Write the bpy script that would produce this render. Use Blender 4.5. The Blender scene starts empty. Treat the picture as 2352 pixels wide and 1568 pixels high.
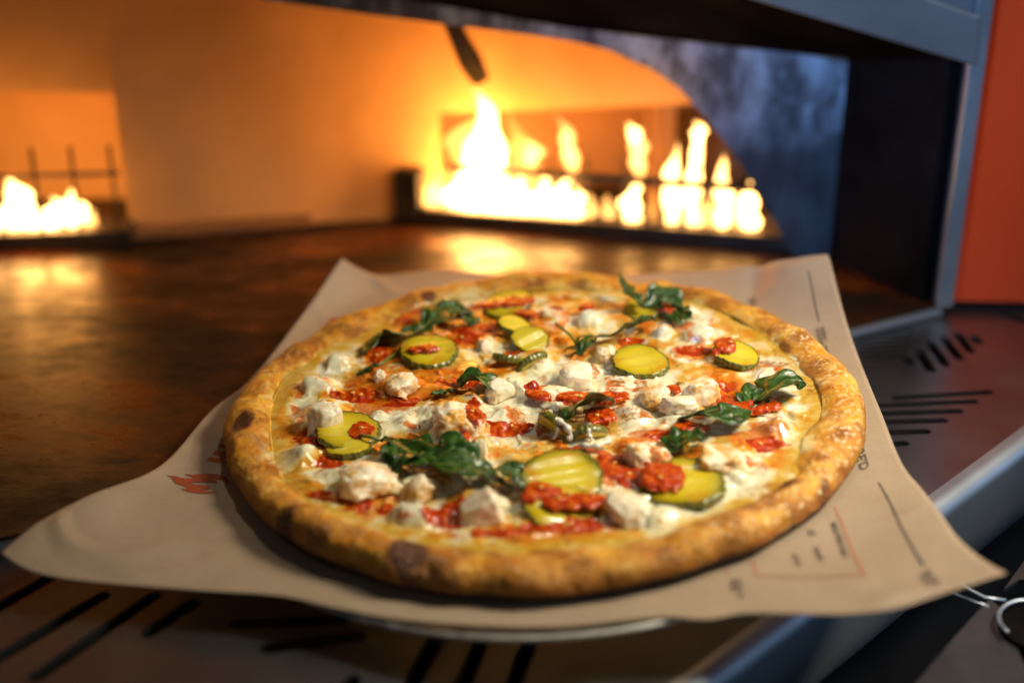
import bpy, bmesh, math, random
import numpy as np
from mathutils import Vector, Matrix
from mathutils.bvhtree import BVHTree
from mathutils.geometry import tessellate_polygon

R = math.radians
S = bpy.context.scene
random.seed(7)
rng = np.random.default_rng(11)

# ------------------------------------------------------------------ camera, world, lamps
CAMLOC = Vector((-0.01338, -0.5722, 0.3129)); PITCH = R(24)
cam_d = bpy.data.cameras.new('camera'); cam = bpy.data.objects.new('camera', cam_d)
S.collection.objects.link(cam); S.camera = cam
cam.location = CAMLOC; cam.rotation_euler = (R(90) - PITCH, 0, 0)
cam_d.lens = 50; cam_d.sensor_width = 36; cam_d.clip_start = 0.02; cam_d.clip_end = 60
cam_d.dof.use_dof = True; cam_d.dof.focus_distance = 0.632; cam_d.dof.aperture_fstop = 2.9

W = bpy.data.worlds.new('World'); S.world = W; W.use_nodes = True
W.node_tree.nodes['Background'].inputs[0].default_value = (0.75, 0.8, 1.0, 1)
W.node_tree.nodes['Background'].inputs[1].default_value = 0.02

def area(name, loc, target, size, power, color, sy=None):
    d = bpy.data.lights.new(name, 'AREA'); d.energy = power; d.color = color; d.size = size
    if sy: d.shape = 'RECTANGLE'; d.size_y = sy
    o = bpy.data.objects.new(name, d); S.collection.objects.link(o); o.location = loc
    o.rotation_euler = (Vector(target) - Vector(loc)).to_track_quat('-Z', 'Y').to_euler()
    return o
def point(name, loc, power, color, rad):
    d = bpy.data.lights.new(name, 'POINT'); d.energy = power; d.color = color; d.shadow_soft_size = rad; d.specular_factor = 0.0
    o = bpy.data.objects.new(name, d); S.collection.objects.link(o); o.location = loc; return o
kl_ = area('key_lamp', (0.41, -0.09, 0.47), (0.04, -0.02, 0.0), 0.15, 0.76, (1.0, 0.88, 0.68)); kl_.data.spread = math.radians(66)
area('spark_lamp', (0.10, 0.10, 0.75), (0.0, 0.0, 0.0), 0.03, 0.8, (1.0, 0.90, 0.74))
area('window_light', (1.7, -0.30, 0.45), (0.1, -0.05, 0.0), 0.6, 3.2, (0.42, 0.68, 1.0), 0.5)
area('room_fill', (-0.25, -1.3, 0.75), (0, 0, 0.03), 0.7, 0.55, (0.95, 0.95, 0.92))
pw_ = area('plate_tint_lamp', (-0.45, -0.75, 0.62), (0.25, 0.28, 0.13), 0.22, 0.24, (0.20, 0.48, 1.0)); pw_.data.spread = math.radians(20)  # added narrow blue lamp that colours the arch plate, not a real window

S.view_settings.view_transform = 'Standard'
try: S.view_settings.look = 'None'
except Exception: pass
S.view_settings.exposure = 0.0; S.view_settings.gamma = 1
S.cycles.use_denoising = True
S.cycles.max_bounces = 8; S.cycles.sample_clamp_indirect = 6

# ------------------------------------------------------------------ geometry helpers
F = 2352 * 50 / 36
FW = Vector((0, math.cos(PITCH), -math.sin(PITCH))); UP = Vector((0, math.sin(PITCH), math.cos(PITCH))); RT = Vector((1, 0, 0))
def ray(px, py): return (RT * ((px - 1176) / F) + FW + UP * ((784 - py) / F))
def G(px, py, z=0.0):
    d = ray(px, py); t = (z - CAMLOC.z) / d.z; return CAMLOC + d * t
def hit(px, py, p0, n):
    d = ray(px, py); t = (p0 - CAMLOC).dot(n) / d.dot(n); return CAMLOC + d * t
def plane2(a, b):      # vertical plane through two ground points
    d = (b - a); n = Vector((d.y, -d.x, 0)).normalized(); return a, n

def link(o, parent=None):
    S.collection.objects.link(o)
    if parent: o.parent = parent
    return o
def mesh_obj(name, verts, faces, m, parent=None, smooth=True):
    me = bpy.data.meshes.new(name); me.from_pydata([tuple(v) for v in verts], [], [tuple(f) for f in faces]); me.update()
    if smooth: me.polygons.foreach_set('use_smooth', [True] * len(me.polygons))
    if m: me.materials.append(m)
    return link(bpy.data.objects.new(name, me), parent)
def from_bm(name, bm, m, parent=None, smooth=False):
    me = bpy.data.meshes.new(name); bm.to_mesh(me); bm.free()
    me.polygons.foreach_set('use_smooth', [smooth] * len(me.polygons))
    if m: me.materials.append(m)
    return link(bpy.data.objects.new(name, me), parent)
def empty(name, loc=(0, 0, 0), parent=None):
    o = bpy.data.objects.new(name, None); o.location = loc; o.empty_display_size = 0.02; return link(o, parent)
def tag(o, label=None, cat=None, group=None, kind=None):
    if label: o['label'] = label
    if cat: o['category'] = cat
    if group: o['group'] = group
    if kind: o['kind'] = kind
    return o
def prism_pts(name, bottom, top, m, parent=None, bev=0.0, smooth=False):
    """closed solid between two matching rings of points"""
    bm = bmesh.new(); n = len(bottom)
    b = [bm.verts.new(p) for p in bottom]; t = [bm.verts.new(p) for p in top]
    bm.faces.new(b[::-1]); bm.faces.new(t)
    for i in range(n): bm.faces.new((b[i], b[(i + 1) % n], t[(i + 1) % n], t[i]))
    bmesh.ops.recalc_face_normals(bm, faces=bm.faces)
    if bev: bmesh.ops.bevel(bm, geom=list(bm.edges), offset=bev, segments=3, affect='EDGES', profile=0.5)
    return from_bm(name, bm, m, parent, smooth)
def slab(name, pts, thick, m, parent=None, bev=0.0):
    return prism_pts(name, [Vector(p) - Vector((0, 0, thick)) for p in pts], pts, m, parent, bev)
def wall(name, a, b, h, thick, m, parent=None, z0=0.0, bev=0.0):
    d = (b - a).normalized(); n = Vector((-d.y, d.x, 0)) * thick
    a0 = Vector((a.x, a.y, z0)); b0 = Vector((b.x, b.y, z0)); u = Vector((0, 0, h))
    return prism_pts(name, [a0, b0, b0 + n, a0 + n], [a0 + u, b0 + u, b0 + n + u, a0 + n + u], m, parent, bev)
def tube(name, pts, rad, m, parent=None, seg=10, taper=None):
    pts = [Vector(p) for p in pts]; vs = []; fs = []
    for i, p in enumerate(pts):
        d = (pts[min(i + 1, len(pts) - 1)] - pts[max(i - 1, 0)]).normalized()
        a = d.orthogonal().normalized() if i == 0 else (a - d * a.dot(d)).normalized()
        b = d.cross(a); r = rad * (taper[i] if taper else 1)
        for k in range(seg):
            t = 2 * math.pi * k / seg; vs.append(p + (a * math.cos(t) + b * math.sin(t)) * r)
    for i in range(len(pts) - 1):
        for k in range(seg):
            k2 = (k + 1) % seg; fs.append((i * seg + k, i * seg + k2, (i + 1) * seg + k2, (i + 1) * seg + k))
    fs.append(tuple(range(seg))[::-1]); fs.append(tuple((len(pts) - 1) * seg + k for k in range(seg)))
    return mesh_obj(name, vs, fs, m, parent)

# ------------------------------------------------------------------ numpy noise
def _h(ix, iy, iz, s):
    n = (ix.astype(np.int64) * 374761393 + iy.astype(np.int64) * 668265263 + iz.astype(np.int64) * 2147483647 + s * 974634777) & 0x7fffffff
    n = (n ^ (n >> 13)) * 1274126177 & 0x7fffffff
    n = (n ^ (n >> 16)) & 0xffff
    return n / 65535.0 * 2 - 1
def vn(x, y, z=None, s=0):
    if z is None: z = np.zeros_like(x)
    ix, iy, iz = np.floor(x), np.floor(y), np.floor(z); fx, fy, fz = x - ix, y - iy, z - iz
    fx, fy, fz = [t * t * t * (t * (t * 6 - 15) + 10) for t in (fx, fy, fz)]
    r = 0
    for a in (0, 1):
        for b in (0, 1):
            for c in (0, 1):
                r = r + _h(ix + a, iy + b, iz + c, s) * (fx if a else 1 - fx) * (fy if b else 1 - fy) * (fz if c else 1 - fz)
    return r
def fbm(x, y, z=None, o=4, s=0):
    r = 0; a = 1; tot = 0
    for i in range(o):
        r = r + a * vn(x * 2 ** i + 13.7 * i, y * 2 ** i + 5.1 * i, None if z is None else z * 2 ** i + 3.3 * i, s + i); tot += a; a *= 0.5
    return r / tot
def sstep(a, b, x):
    t = np.clip((x - a) / (b - a), 0, 1); return t * t * (3 - 2 * t)

# ------------------------------------------------------------------ materials
def newmat(name):
    m = bpy.data.materials.new(name); m.use_nodes = True; nt = m.node_tree
    return m, nt, nt.nodes['Principled BSDF']
def N(nt, t, **k):
    n = nt.nodes.new(t)
    for a, b in k.items():
        if a.startswith('i_'): n.inputs[a[2:].replace('_', ' ')].default_value = b
        else: setattr(n, a, b)
    return n
def noise(nt, scale, detail=4, rough=0.55, coord='Object', dist=0.0, scl=None):
    tc = N(nt, 'ShaderNodeTexCoord'); n = N(nt, 'ShaderNodeTexNoise')
    n.inputs['Scale'].default_value = scale; n.inputs['Detail'].default_value = detail; n.inputs['Roughness'].default_value = rough
    n.inputs['Distortion'].default_value = dist
    if scl:
        mp = N(nt, 'ShaderNodeMapping'); mp.inputs['Scale'].default_value = scl
        nt.links.new(tc.outputs[coord], mp.inputs[0]); nt.links.new(mp.outputs[0], n.inputs['Vector'])
    else: nt.links.new(tc.outputs[coord], n.inputs['Vector'])
    return n.outputs['Fac']
def ramp(nt, src, stops):
    r = N(nt, 'ShaderNodeValToRGB'); e = r.color_ramp.elements
    while len(e) < len(stops): e.new(0.5)
    for i, (p, c) in enumerate(stops):
        e[i].position = p; e[i].color = (c[0], c[1], c[2], 1) if not isinstance(c, (int, float)) else (c, c, c, 1)
    nt.links.new(src, r.inputs[0]); return r.outputs[0]
def mix(nt, fac, a, b, mode='MIX'):
    n = N(nt, 'ShaderNodeMix'); n.data_type = 'RGBA'; n.blend_type = mode
    for s, v in ((0, fac), (6, a), (7, b)):
        if isinstance(v, (int, float)): n.inputs[s].default_value = v if s == 0 else (v, v, v, 1)
        elif isinstance(v, tuple): n.inputs[s].default_value = (*v[:3], 1)
        else: nt.links.new(v, n.inputs[s])
    return n.outputs[2]
def mth(nt, op, a, b=0.0, clamp=False):
    n = N(nt, 'ShaderNodeMath'); n.operation = op; n.use_clamp = clamp
    for i, v in enumerate((a, b)):
        if isinstance(v, (int, float)): n.inputs[i].default_value = v
        else: nt.links.new(v, n.inputs[i])
    return n.outputs[0]
def bump(nt, p, src, strength=0.3, dist=0.001):
    b = N(nt, 'ShaderNodeBump'); b.inputs['Strength'].default_value = strength; b.inputs['Distance'].default_value = dist
    nt.links.new(src, b.inputs['Height']); nt.links.new(b.outputs[0], p.inputs['Normal']); return b
def simple(name, col, rough=0.5, metal=0.0, var=0.25, scale=40, bmp=0.0, bscale=300, bdist=0.0005, spec=0.5, coat=0.0, scl=None, rvar=0.0):
    m, nt, p = newmat(name)
    f = noise(nt, scale, 5, scl=scl)
    d = tuple(c * (1 - var) for c in col); l = tuple(min(1, c * (1 + var)) for c in col)
    nt.links.new(ramp(nt, f, [(0.3, d), (0.7, l)]), p.inputs['Base Color'])
    p.inputs['Roughness'].default_value = rough; p.inputs['Metallic'].default_value = metal
    p.inputs['Specular IOR Level'].default_value = spec; p.inputs['Coat Weight'].default_value = coat
    if rvar: nt.links.new(ramp(nt, noise(nt, scale * 1.7, 4), [(0.3, max(0.02, rough - rvar)), (0.7, rough + rvar)]), p.inputs['Roughness'])
    if bmp: bump(nt, p, noise(nt, bscale, 4), bmp, bdist)
    return m

M = {}
M['steel'] = simple('brushed_steel', (0.34, 0.345, 0.36), 0.34, 1.0, 0.10, 20, 0.04, 300, 0.0003, rvar=0.03)
M['steel_lip'] = simple('steel_lip', (0.48, 0.56, 0.66), 0.46, 1.0, 0.12, 25, 0.08, 90)  # bluish base: window light on the lip put into the metal colour
M['pan'] = simple('aluminium_pan', (0.72, 0.70, 0.64), 0.42, 1.0, 0.3, 70, 0.25, 220, 0.0004, rvar=0.12)
M['post'] = simple('painted_post', (0.30, 0.35, 0.40), 0.4, 0.7, 0.2, 30, 0.05)
M['header'] = simple('grey_header', (0.15, 0.165, 0.185), 0.45, 0.4, 0.2, 14, 0.05)
M['black'] = simple('soot_black', (0.008, 0.007, 0.007), 0.6, 0.0, 0.4, 30, 0.2, 120, spec=0.08)
M['black'].node_tree.nodes['Principled BSDF'].inputs['IOR'].default_value = 1.01
M['blacksteel'] = simple('black_iron', (0.03, 0.026, 0.024), 0.5, 0.3, 0.4, 60, 0.2, 200)
M['cabinet'] = simple('cabinet_dark', (0.018, 0.018, 0.02), 0.45, 0.2, 0.4, 9, 0.05)
M['floor'] = simple('floor_dark', (0.012, 0.012, 0.016), 0.8, 0.0, 0.6, 12, 0.2, 40, 0.002)
M['red'] = simple('red_enamel', (0.86, 0.070, 0.014), 0.30, 0.0, 0.06, 6, 0.0)
M['dull'] = simple('dull_steel', (0.10, 0.105, 0.12), 0.38, 0.8, 0.2, 60)
M['rivet'] = simple('rivet_steel', (0.3, 0.3, 0.32), 0.35, 1.0, 0.1, 90)
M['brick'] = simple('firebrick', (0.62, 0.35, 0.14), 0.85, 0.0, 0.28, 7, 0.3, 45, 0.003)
M['brick_dark'] = simple('firebrick_dark', (0.25, 0.12, 0.045), 0.85, 0.0, 0.3, 12, 0.3, 45, 0.003)  # darker firebrick; on the right niche's back it paints in the dimmer light
M['redink'] = simple('orange_ink', (0.30, 0.055, 0.016), 0.7, 0, 0.08, 200)
M['blackink'] = simple('black_ink', (0.05, 0.042, 0.036), 0.7, 0, 0.2, 300)
M['thinink'] = simple('orange_line_ink', (0.42, 0.16, 0.08), 0.7, 0, 0.1, 200)

# hearth stone: polished dark stone with burnt patches and pits
m, nt, p = newmat('hearth_stone')
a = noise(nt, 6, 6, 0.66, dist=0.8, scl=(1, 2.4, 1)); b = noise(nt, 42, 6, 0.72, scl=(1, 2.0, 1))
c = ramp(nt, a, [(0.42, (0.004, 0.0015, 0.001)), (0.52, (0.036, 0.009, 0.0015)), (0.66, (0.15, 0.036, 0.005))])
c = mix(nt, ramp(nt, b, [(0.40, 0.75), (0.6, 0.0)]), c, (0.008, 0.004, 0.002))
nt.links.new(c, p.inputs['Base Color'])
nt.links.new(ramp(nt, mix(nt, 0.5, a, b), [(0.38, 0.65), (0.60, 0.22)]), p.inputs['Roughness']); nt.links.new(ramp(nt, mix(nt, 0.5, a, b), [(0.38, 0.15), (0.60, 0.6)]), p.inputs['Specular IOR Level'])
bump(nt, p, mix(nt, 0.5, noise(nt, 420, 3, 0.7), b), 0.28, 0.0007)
M['hearth'] = m
# arch plate: dark cast iron with pale ash, blue window light put into the ash colour
m, nt, p = newmat('ash_plate')
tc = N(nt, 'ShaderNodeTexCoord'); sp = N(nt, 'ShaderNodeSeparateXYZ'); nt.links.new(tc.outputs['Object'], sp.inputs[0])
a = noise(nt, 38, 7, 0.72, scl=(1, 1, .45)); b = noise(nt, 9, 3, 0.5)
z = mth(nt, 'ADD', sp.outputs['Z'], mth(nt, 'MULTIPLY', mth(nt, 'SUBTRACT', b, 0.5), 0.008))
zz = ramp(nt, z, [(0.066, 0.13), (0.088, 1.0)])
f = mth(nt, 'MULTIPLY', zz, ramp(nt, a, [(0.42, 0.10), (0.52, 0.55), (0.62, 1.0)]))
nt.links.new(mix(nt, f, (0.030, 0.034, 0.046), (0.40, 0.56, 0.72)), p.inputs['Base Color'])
p.inputs['Roughness'].default_value = 0.75; bump(nt, p, a, 0.2, 0.002)
M['ash'] = m
# kraft paper
m, nt, p = newmat('kraft_paper')
a = noise(nt, 35, 6, 0.6); b = noise(nt, 900, 3, 0.7)
c = mix(nt, 0.35, ramp(nt, a, [(0.3, (0.32, 0.23, 0.148)), (0.7, (0.40, 0.30, 0.205))]), ramp(nt, b, [(0.35, (0.30, 0.215, 0.135)), (0.65, (0.43, 0.33, 0.235))]))
g = ramp(nt, noise(nt, 16, 4, 0.6, dist=0.5), [(0.60, 0.0), (0.74, 0.22)])
c = mix(nt, g, c, (0.42, 0.22, 0.09))
nt.links.new(c, p.inputs['Base Color']); p.inputs['Roughness'].default_value = 0.62
bump(nt, p, mix(nt, 0.5, a, noise(nt, 1400, 2)), 0.12, 0.0006)
M['paper'] = m
# flames
def flame_mat(name, col, st):
    m = bpy.data.materials.new(name); m.use_nodes = True; nt = m.node_tree; nt.nodes.clear()
    o = N(nt, 'ShaderNodeOutputMaterial'); e = N(nt, 'ShaderNodeEmission')
    e.inputs[0].default_value = (*col, 1); e.inputs[1].default_value = st
    nt.links.new(e.outputs[0], o.inputs['Volume']); return m
M['flame_hot'] = flame_mat('flame_hot', (1.0, 0.48, 0.13), 1500)
M['flame_warm'] = flame_mat('flame_warm', (1.0, 0.45, 0.11), 420)
M['flame_dim'] = flame_mat('flame_dim', (1.0, 0.38, 0.07), 170)

# ------------------------------------------------------------------ floor and cabinet
tag(slab('floor', [(-2.5, -2.5, -0.6), (2.5, -2.5, -0.6), (2.5, 2.5, -0.6), (-2.5, 2.5, -0.6)], 0.02, M['floor']), kind='structure')

# ------------------------------------------------------------------ slotted steel ledge with real holes
LT = 0.004
ea = G(1500, 1568); eb = G(2352, 955); ed = (eb - ea).normalized()
e0 = ea - ed * 0.55; e1 = ea + ed * 1.05
n_in = Vector((-ed.y, ed.x, 0))
ledge_root = tag(empty('slotted_ledge', (0.1, 0, 0)), 'brushed steel ledge with louvre slots under the paper in front of the oven', 'ledge')
ledge_root.location = (0, 0, 0)
cu = bpy.data.curves.new('ledge_curve', 'CURVE'); cu.dimensions = '2D'; cu.fill_mode = 'BOTH'; cu.extrude = LT / 2
def spline2d(pts):
    s = cu.splines.new('POLY'); s.points.add(len(pts) - 1)
    for i, q in enumerate(pts): s.points[i].co = (q[0], q[1], 0, 1)
    s.use_cyclic_u = True
bk = [e0, e1, e1 + n_in * 0.75 + ed * 0.2, e0 + n_in * 0.75 - ed * 0.2]
spline2d([(q.x, q.y) for q in bk])
def slot(px0, py0, px1, py1, w=0.0055):
    a = G(px0, py0); b = G(px1, py1); d = (b - a).normalized(); n = Vector((-d.y, d.x, 0)); pts = []
    for k in range(9):
        t = math.pi * k / 8; pts.append(b + (d * math.sin(t) + n * -math.cos(t)) * w / 2)
    for k in range(9):
        t = math.pi * k / 8; pts.append(a + (-d * math.sin(t) + n * math.cos(t)) * w / 2)
    spline2d([(q.x, q.y) for q in pts])
for q in [(-120, 1545, 232, 1338), (78, 1522, 350, 1338), (338, 1422, 440, 1355), (-190, 1470, 120, 1290),
          (545, 1402, 780, 1392), (612, 1458, 820, 1430),
          (760, 1590, 810, 1530), (900, 1620, 1000, 1440), (1030, 1620, 1105, 1440), (1180, 1535, 1215, 1450),
          ]:
    slot(*q, w=0.0062)
for q in [(2055, 994, 2080, 992), (2040, 968, 2130, 965), (2030, 944, 2170, 940), (2020, 925, 2206, 919), (2012, 907, 2240, 897), (2060, 889, 2275, 876)]:
    slot(*q, w=0.0050)
for q in [(2086, 802, 2092, 810), (2115, 782, 2142, 825), (2140, 765, 2175, 812), (2172, 755, 2207, 798), (2203, 745, 2232, 782), (2240, 752, 2250, 762), (2310, 700, 2352, 715)]:
    slot(*q, w=0.0060)
for k in range(7):
    slot(1955 + 6 * k, 742 + 10 * k, 2100 - 3 * k, 735 + 10 * k, w=0.0024)
co = bpy.data.objects.new('ledge_tmp', cu); S.collection.objects.link(co)
dg = bpy.context.evaluated_depsgraph_get(); me = bpy.data.meshes.new_from_object(co.evaluated_get(dg))
bpy.data.objects.remove(co); me.materials.clear(); me.materials.append(M['steel'])
top = bpy.data.objects.new('slotted_plate', me); link(top, ledge_root); top.location = (0, 0, -LT / 2 - 0.006)
zl = -0.006
# louvre tray under the slots (dark inside)
slab('under_tray', [q + Vector((0, 0, -0.030)) for q in (e0 + n_in * 0.02, e1 + n_in * 0.02, bk[2], bk[3])], 0.004, M['black'], ledge_root)
# rounded front lip: profile swept along the edge
prof = [(0.0, zl), (-0.003, zl)] + [(-0.003 - 0.0075 * math.sin(t_ * math.pi / 20), zl - 0.0075 * (1 - math.cos(t_ * math.pi / 20))) for t_ in range(1, 11)] + [(-0.0105, zl - 0.015), (-0.0105, zl - 0.042), (-0.004, zl - 0.046), (0.0, zl - 0.046), (0.0, zl - 0.0045)]
vs = []; fs = []
for e in (e0, e1):
    for o_, z_ in prof: q = e + n_in * o_; vs.append((q.x, q.y, z_))
k = len(prof)
for i in range(k - 2): fs.append((i, (i + 1) % k, k + (i + 1) % k, k + i))
fs.append(tuple(range(k))); fs.append(tuple(range(k, 2 * k))[::-1])
lip = mesh_obj('front_lip', vs, fs, M['steel_lip'], ledge_root, smooth=True)
cab = tag(wall('cabinet_front', e0 + n_in * 0.012, e1 + n_in * 0.012, 0.5, 0.02, M['cabinet'], z0=-0.56), 'dark cabinet panel standing under the front lip of the steel ledge', 'cabinet')
q0 = G(1855, 1500, -0.06)
wall('panel_rib', ea + ed * 0.02 - n_in * 0.004, ea + ed * 0.024 - n_in * 0.004, 0.3, 0.012, M['blacksteel'], cab, z0=-0.36)

# ------------------------------------------------------------------ oven
oven = tag(empty('pizza_oven'), 'pizza oven with glowing orange brick inside and a dark arched mouth', 'oven')
hb0 = G(-260, 1300, 0); hb1 = G(2150, 700, 0)
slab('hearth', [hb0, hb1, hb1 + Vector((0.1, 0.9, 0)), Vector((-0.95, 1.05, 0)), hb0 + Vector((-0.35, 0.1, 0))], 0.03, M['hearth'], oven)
hd = (hb1 - hb0).normalized(); hn = Vector((hd.y, -hd.x, 0))
tube('hearth_trim', [hb0 + hn * 0.003 + Vector((0, 0, -0.003)), hb1 + hn * 0.003 + Vector((0, 0, -0.003))], 0.0027, M['steel_lip'], oven)
w0 = G(-700, 640); w1 = G(300, 540); w2 = G(790, 508); w3 = G(1500, 480); w4 = G(2200, 560) + Vector((0.0, 0.10, 0))
H = 0.27
# left burner niche: wall steps back behind the burner
nb0 = w1 + Vector((-0.012, 0.075, 0)); nb1 = w0 + Vector((-0.05, 0.16, 0))
nz0 = hit(150, 212, *plane2(nb1 + Vector((0, -0.05, 0)), w1 + Vector((0.0, 0.004, 0)))).z
wall('niche_wall', nb1, nb0, nz0, 0.03, M['brick'], oven)
wall('niche_cheek', nb0, w1, nz0, 0.03, M['brick'], oven)
wall('niche_lintel', nb1 + Vector((0, -0.05, 0)), w1 + Vector((0.0, 0.004, 0)), H - nz0, 0.06, M['brick'], oven, z0=nz0)
wall('side_wall', w1, w2, H, 0.03, M['brick'], oven)
bw_p, bw_n = plane2(w2, w4); bd = (w4 - w2).normalized(); bb = Vector((-bd.y, bd.x, 0))
k0 = hit(1015, 500, bw_p, bw_n); k0.z = 0; zh = hit(1400, 246, bw_p, bw_n).z
wall('back_wall', w2, k0, H, 0.03, M['brick'], oven)
wall('back_wall', k0 + bb * 0.0, w4, H - zh, 0.07, M['brick'], oven, z0=zh)
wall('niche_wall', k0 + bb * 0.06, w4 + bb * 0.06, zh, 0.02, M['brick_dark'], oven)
for xx in (1505,):
    kq = hit(xx, 500, bw_p, bw_n); kq.z = 0
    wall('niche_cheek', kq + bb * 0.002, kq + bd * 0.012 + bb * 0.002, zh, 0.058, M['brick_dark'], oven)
w3 = k0
# darker brick arch relief behind the flames
bp, bn = plane2(w2 + Vector((0, -0.012, 0)), w4 + Vector((0, -0.012, 0)))
wall('wall_ledge', w1 + (w2 - w1) * 0.02 + Vector((0.002, -0.012, 0)), w2 + Vector((-0.02, -0.010, 0)), 0.007, 0.01, M['brick_dark'], oven, bev=0.001)
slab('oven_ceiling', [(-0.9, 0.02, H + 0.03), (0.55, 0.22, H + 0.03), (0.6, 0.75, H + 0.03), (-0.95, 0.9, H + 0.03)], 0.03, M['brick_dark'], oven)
# arch plate
aA = G(1822, 590); aL = G(0, 600)
ap, an = plane2(aL, aA)
arch_px = [(-900, -260), (-300, -250), (100, -130), (620, 2), (860, 36), (1100, 66), (1300, 92), (1400, 116), (1500, 162), (1560, 204), (1620, 268), (1680, 348), (1730, 425), (1772, 498), (1803, 556), (1822, 590)]
inner = [hit(x, y, ap, an) for x, y in arch_px]
foot_out = G(1905, 592); ap2, an2 = plane2(aA, foot_out)
zt = hit(1870, 128, ap, an).z
outer = []
for i, q in enumerate(inner):
    t = i / (len(inner) - 1)
    outer.append(None)
dA = (aA - aL).normalized()
xs_out = aA + dA * 0.075
topz = 0.34
poly = inner + [Vector((xs_out.x, xs_out.y, 0)), Vector((xs_out.x, xs_out.y, topz)), Vector((inner[0].x, inner[0].y, topz + 0.02))]
an_b = Vector((-dA.y, dA.x, 0)) * 0.018
bm = bmesh.new()
f0 = [bm.verts.new(q) for q in poly]; f1 = [bm.verts.new(q + an_b) for q in poly]
bm.faces.new(f0); bm.faces.new(f1[::-1])
for i in range(len(poly)): bm.faces.new((f0[i], f0[(i + 1) % len(poly)], f1[(i + 1) % len(poly)], f1[i]))
bmesh.ops.recalc_face_normals(bm, faces=bm.faces)
from_bm('arch_plate', bm, M['ash'], oven)
# brick reveal of the arch just behind the plate
poly2 = [q + an_b * 1.05 for q in inner]
bm = bmesh.new(); n = len(poly2)
i0 = [bm.verts.new(q + Vector((0, 0, 0.0))) for q in poly2]
i1 = [bm.verts.new(q + an_b * 2.2) for q in poly2]
o1 = [bm.verts.new(q + an_b * 2.2 + Vector((0.02, 0, 0.03))) for q in poly2]; o0 = [bm.verts.new(q + Vector((0.02, 0, 0.03))) for q in poly2]
for i in range(n - 1):
    bm.faces.new((i0[i], i0[i + 1], i1[i + 1], i1[i])); bm.faces.new((i0[i], o0[i], o0[i + 1], i0[i + 1])); bm.faces.new((i1[i], i1[i + 1], o1[i + 1], o1[i]))
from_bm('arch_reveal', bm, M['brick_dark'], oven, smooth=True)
# facade plane
pA = G(2160, 690); pB = G(2352, 694); fp, fn = plane2(pA, pB); dF = (pB - pA).normalized(); back = Vector((-dF.y, dF.x, 0))
# soot black tunnel lining between plate and facade
jl = aA + dA * 0.030
zc = 0.205
wall('jamb_lining', Vector((pA.x - 0.004, pA.y + 0.002, 0)), Vector((jl.x, jl.y, 0)), 0.36, 0.01, M['black'], oven)
def hz(px, py): return hit(px, py, fp, fn)
# header hood: sloping dark underside from plate to header beam
A1 = hit(1300, 62, ap, an) - an_b * 0.1; A2 = hit(1880, 128, ap, an) - an_b * 0.1
B1 = hz(1240, -155); B2 = hz(2200, 140)
A0 = hit(600, -60, ap, an) - an_b * 0.1; B0 = hz(500, -380)
th = Vector((0, 0, 0.012))
prism_pts('hood_underside', [A0, A1, A2, B2, B1, B0], [A0 + th * 8, A1 + th * 8, A2 + th * 5, B2 + th * 2, B1 + th * 2, B0 + th * 2], M['black'], oven)
fr = -back * 0.012
hb = [hz(2232, 142), hz(1747, -2), hz(1100, -194)]; ht = [hz(2240, 30), hz(1820, -118), hz(1150, -300)]
prism_pts('header_beam', [hb[0] + fr, hb[1] + fr, hb[2] + fr, ht[2] + fr, ht[1] + fr, ht[0] + fr], [hb[0], hb[1], hb[2], ht[2], ht[1], ht[0]], M['header'], oven, bev=0.0012)
hb2 = [hz(2250, 32), hz(1820, -116), hz(1150, -298)]; ht2 = [hz(2260, -100), hz(1850, -260), hz(1200, -420)]
fr2 = -back * 0.007
prism_pts('header_panel', [hb2[0] + fr2, hb2[1] + fr2, hb2[2] + fr2, ht2[2] + fr2, ht2[1] + fr2, ht2[0] + fr2], [hb2[0], hb2[1], hb2[2], ht2[2], ht2[1], ht2[0]], M['header'], oven)
# corner post
pz = 0.40
c0 = pA; cw = dF * 0.0085
prism_pts('corner_post', [c0 - cw * .5 - back * 0.010, c0 + cw * .6 - back * 0.010, c0 + cw * .6, c0 - cw * .5], [c0 - cw * .5 - back * 0.010 + Vector((0, 0, pz)), c0 + cw * .6 - back * 0.010 + Vector((0, 0, pz)), c0 + cw * .6 + Vector((0, 0, pz)), c0 - cw * .5 + Vector((0, 0, pz))], M['post'], oven, bev=0.0015, smooth=False)
s0 = pA + dF * 0.0060; s1 = pA + dF * 0.8
sp_ = wall('side_panel', Vector((s0.x, s0.y, 0)), Vector((s1.x, s1.y, 0)), 0.6, 0.01, M['red'], oven)
for (x, y) in [(2258, 32), (2217, 340), (2188, 628)]:
    q = hz(x, y)
    bm = bmesh.new(); bmesh.ops.create_uvsphere(bm, u_segments=12, v_segments=8, radius=0.0028)
    for v in bm.verts: v.co = Vector((v.co.x, v.co.y * 0.5, v.co.z)) + q
    from_bm('rivet', bm, M['rivet'], sp_, True)
# dark probe hanging in the oven
pr_p, pr_n = plane2(G(900, 540), G(1800, 570))
tube('temperature_probe', [hit(1020, 20, pr_p, pr_n) + Vector((0, .01, 0)), hit(1055, 90, pr_p, pr_n), hit(1080, 140, pr_p, pr_n), hit(1106, 188, pr_p, pr_n)], 0.0075, M['blacksteel'], oven, taper=[.7, .8, 1.0, .75])

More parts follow.
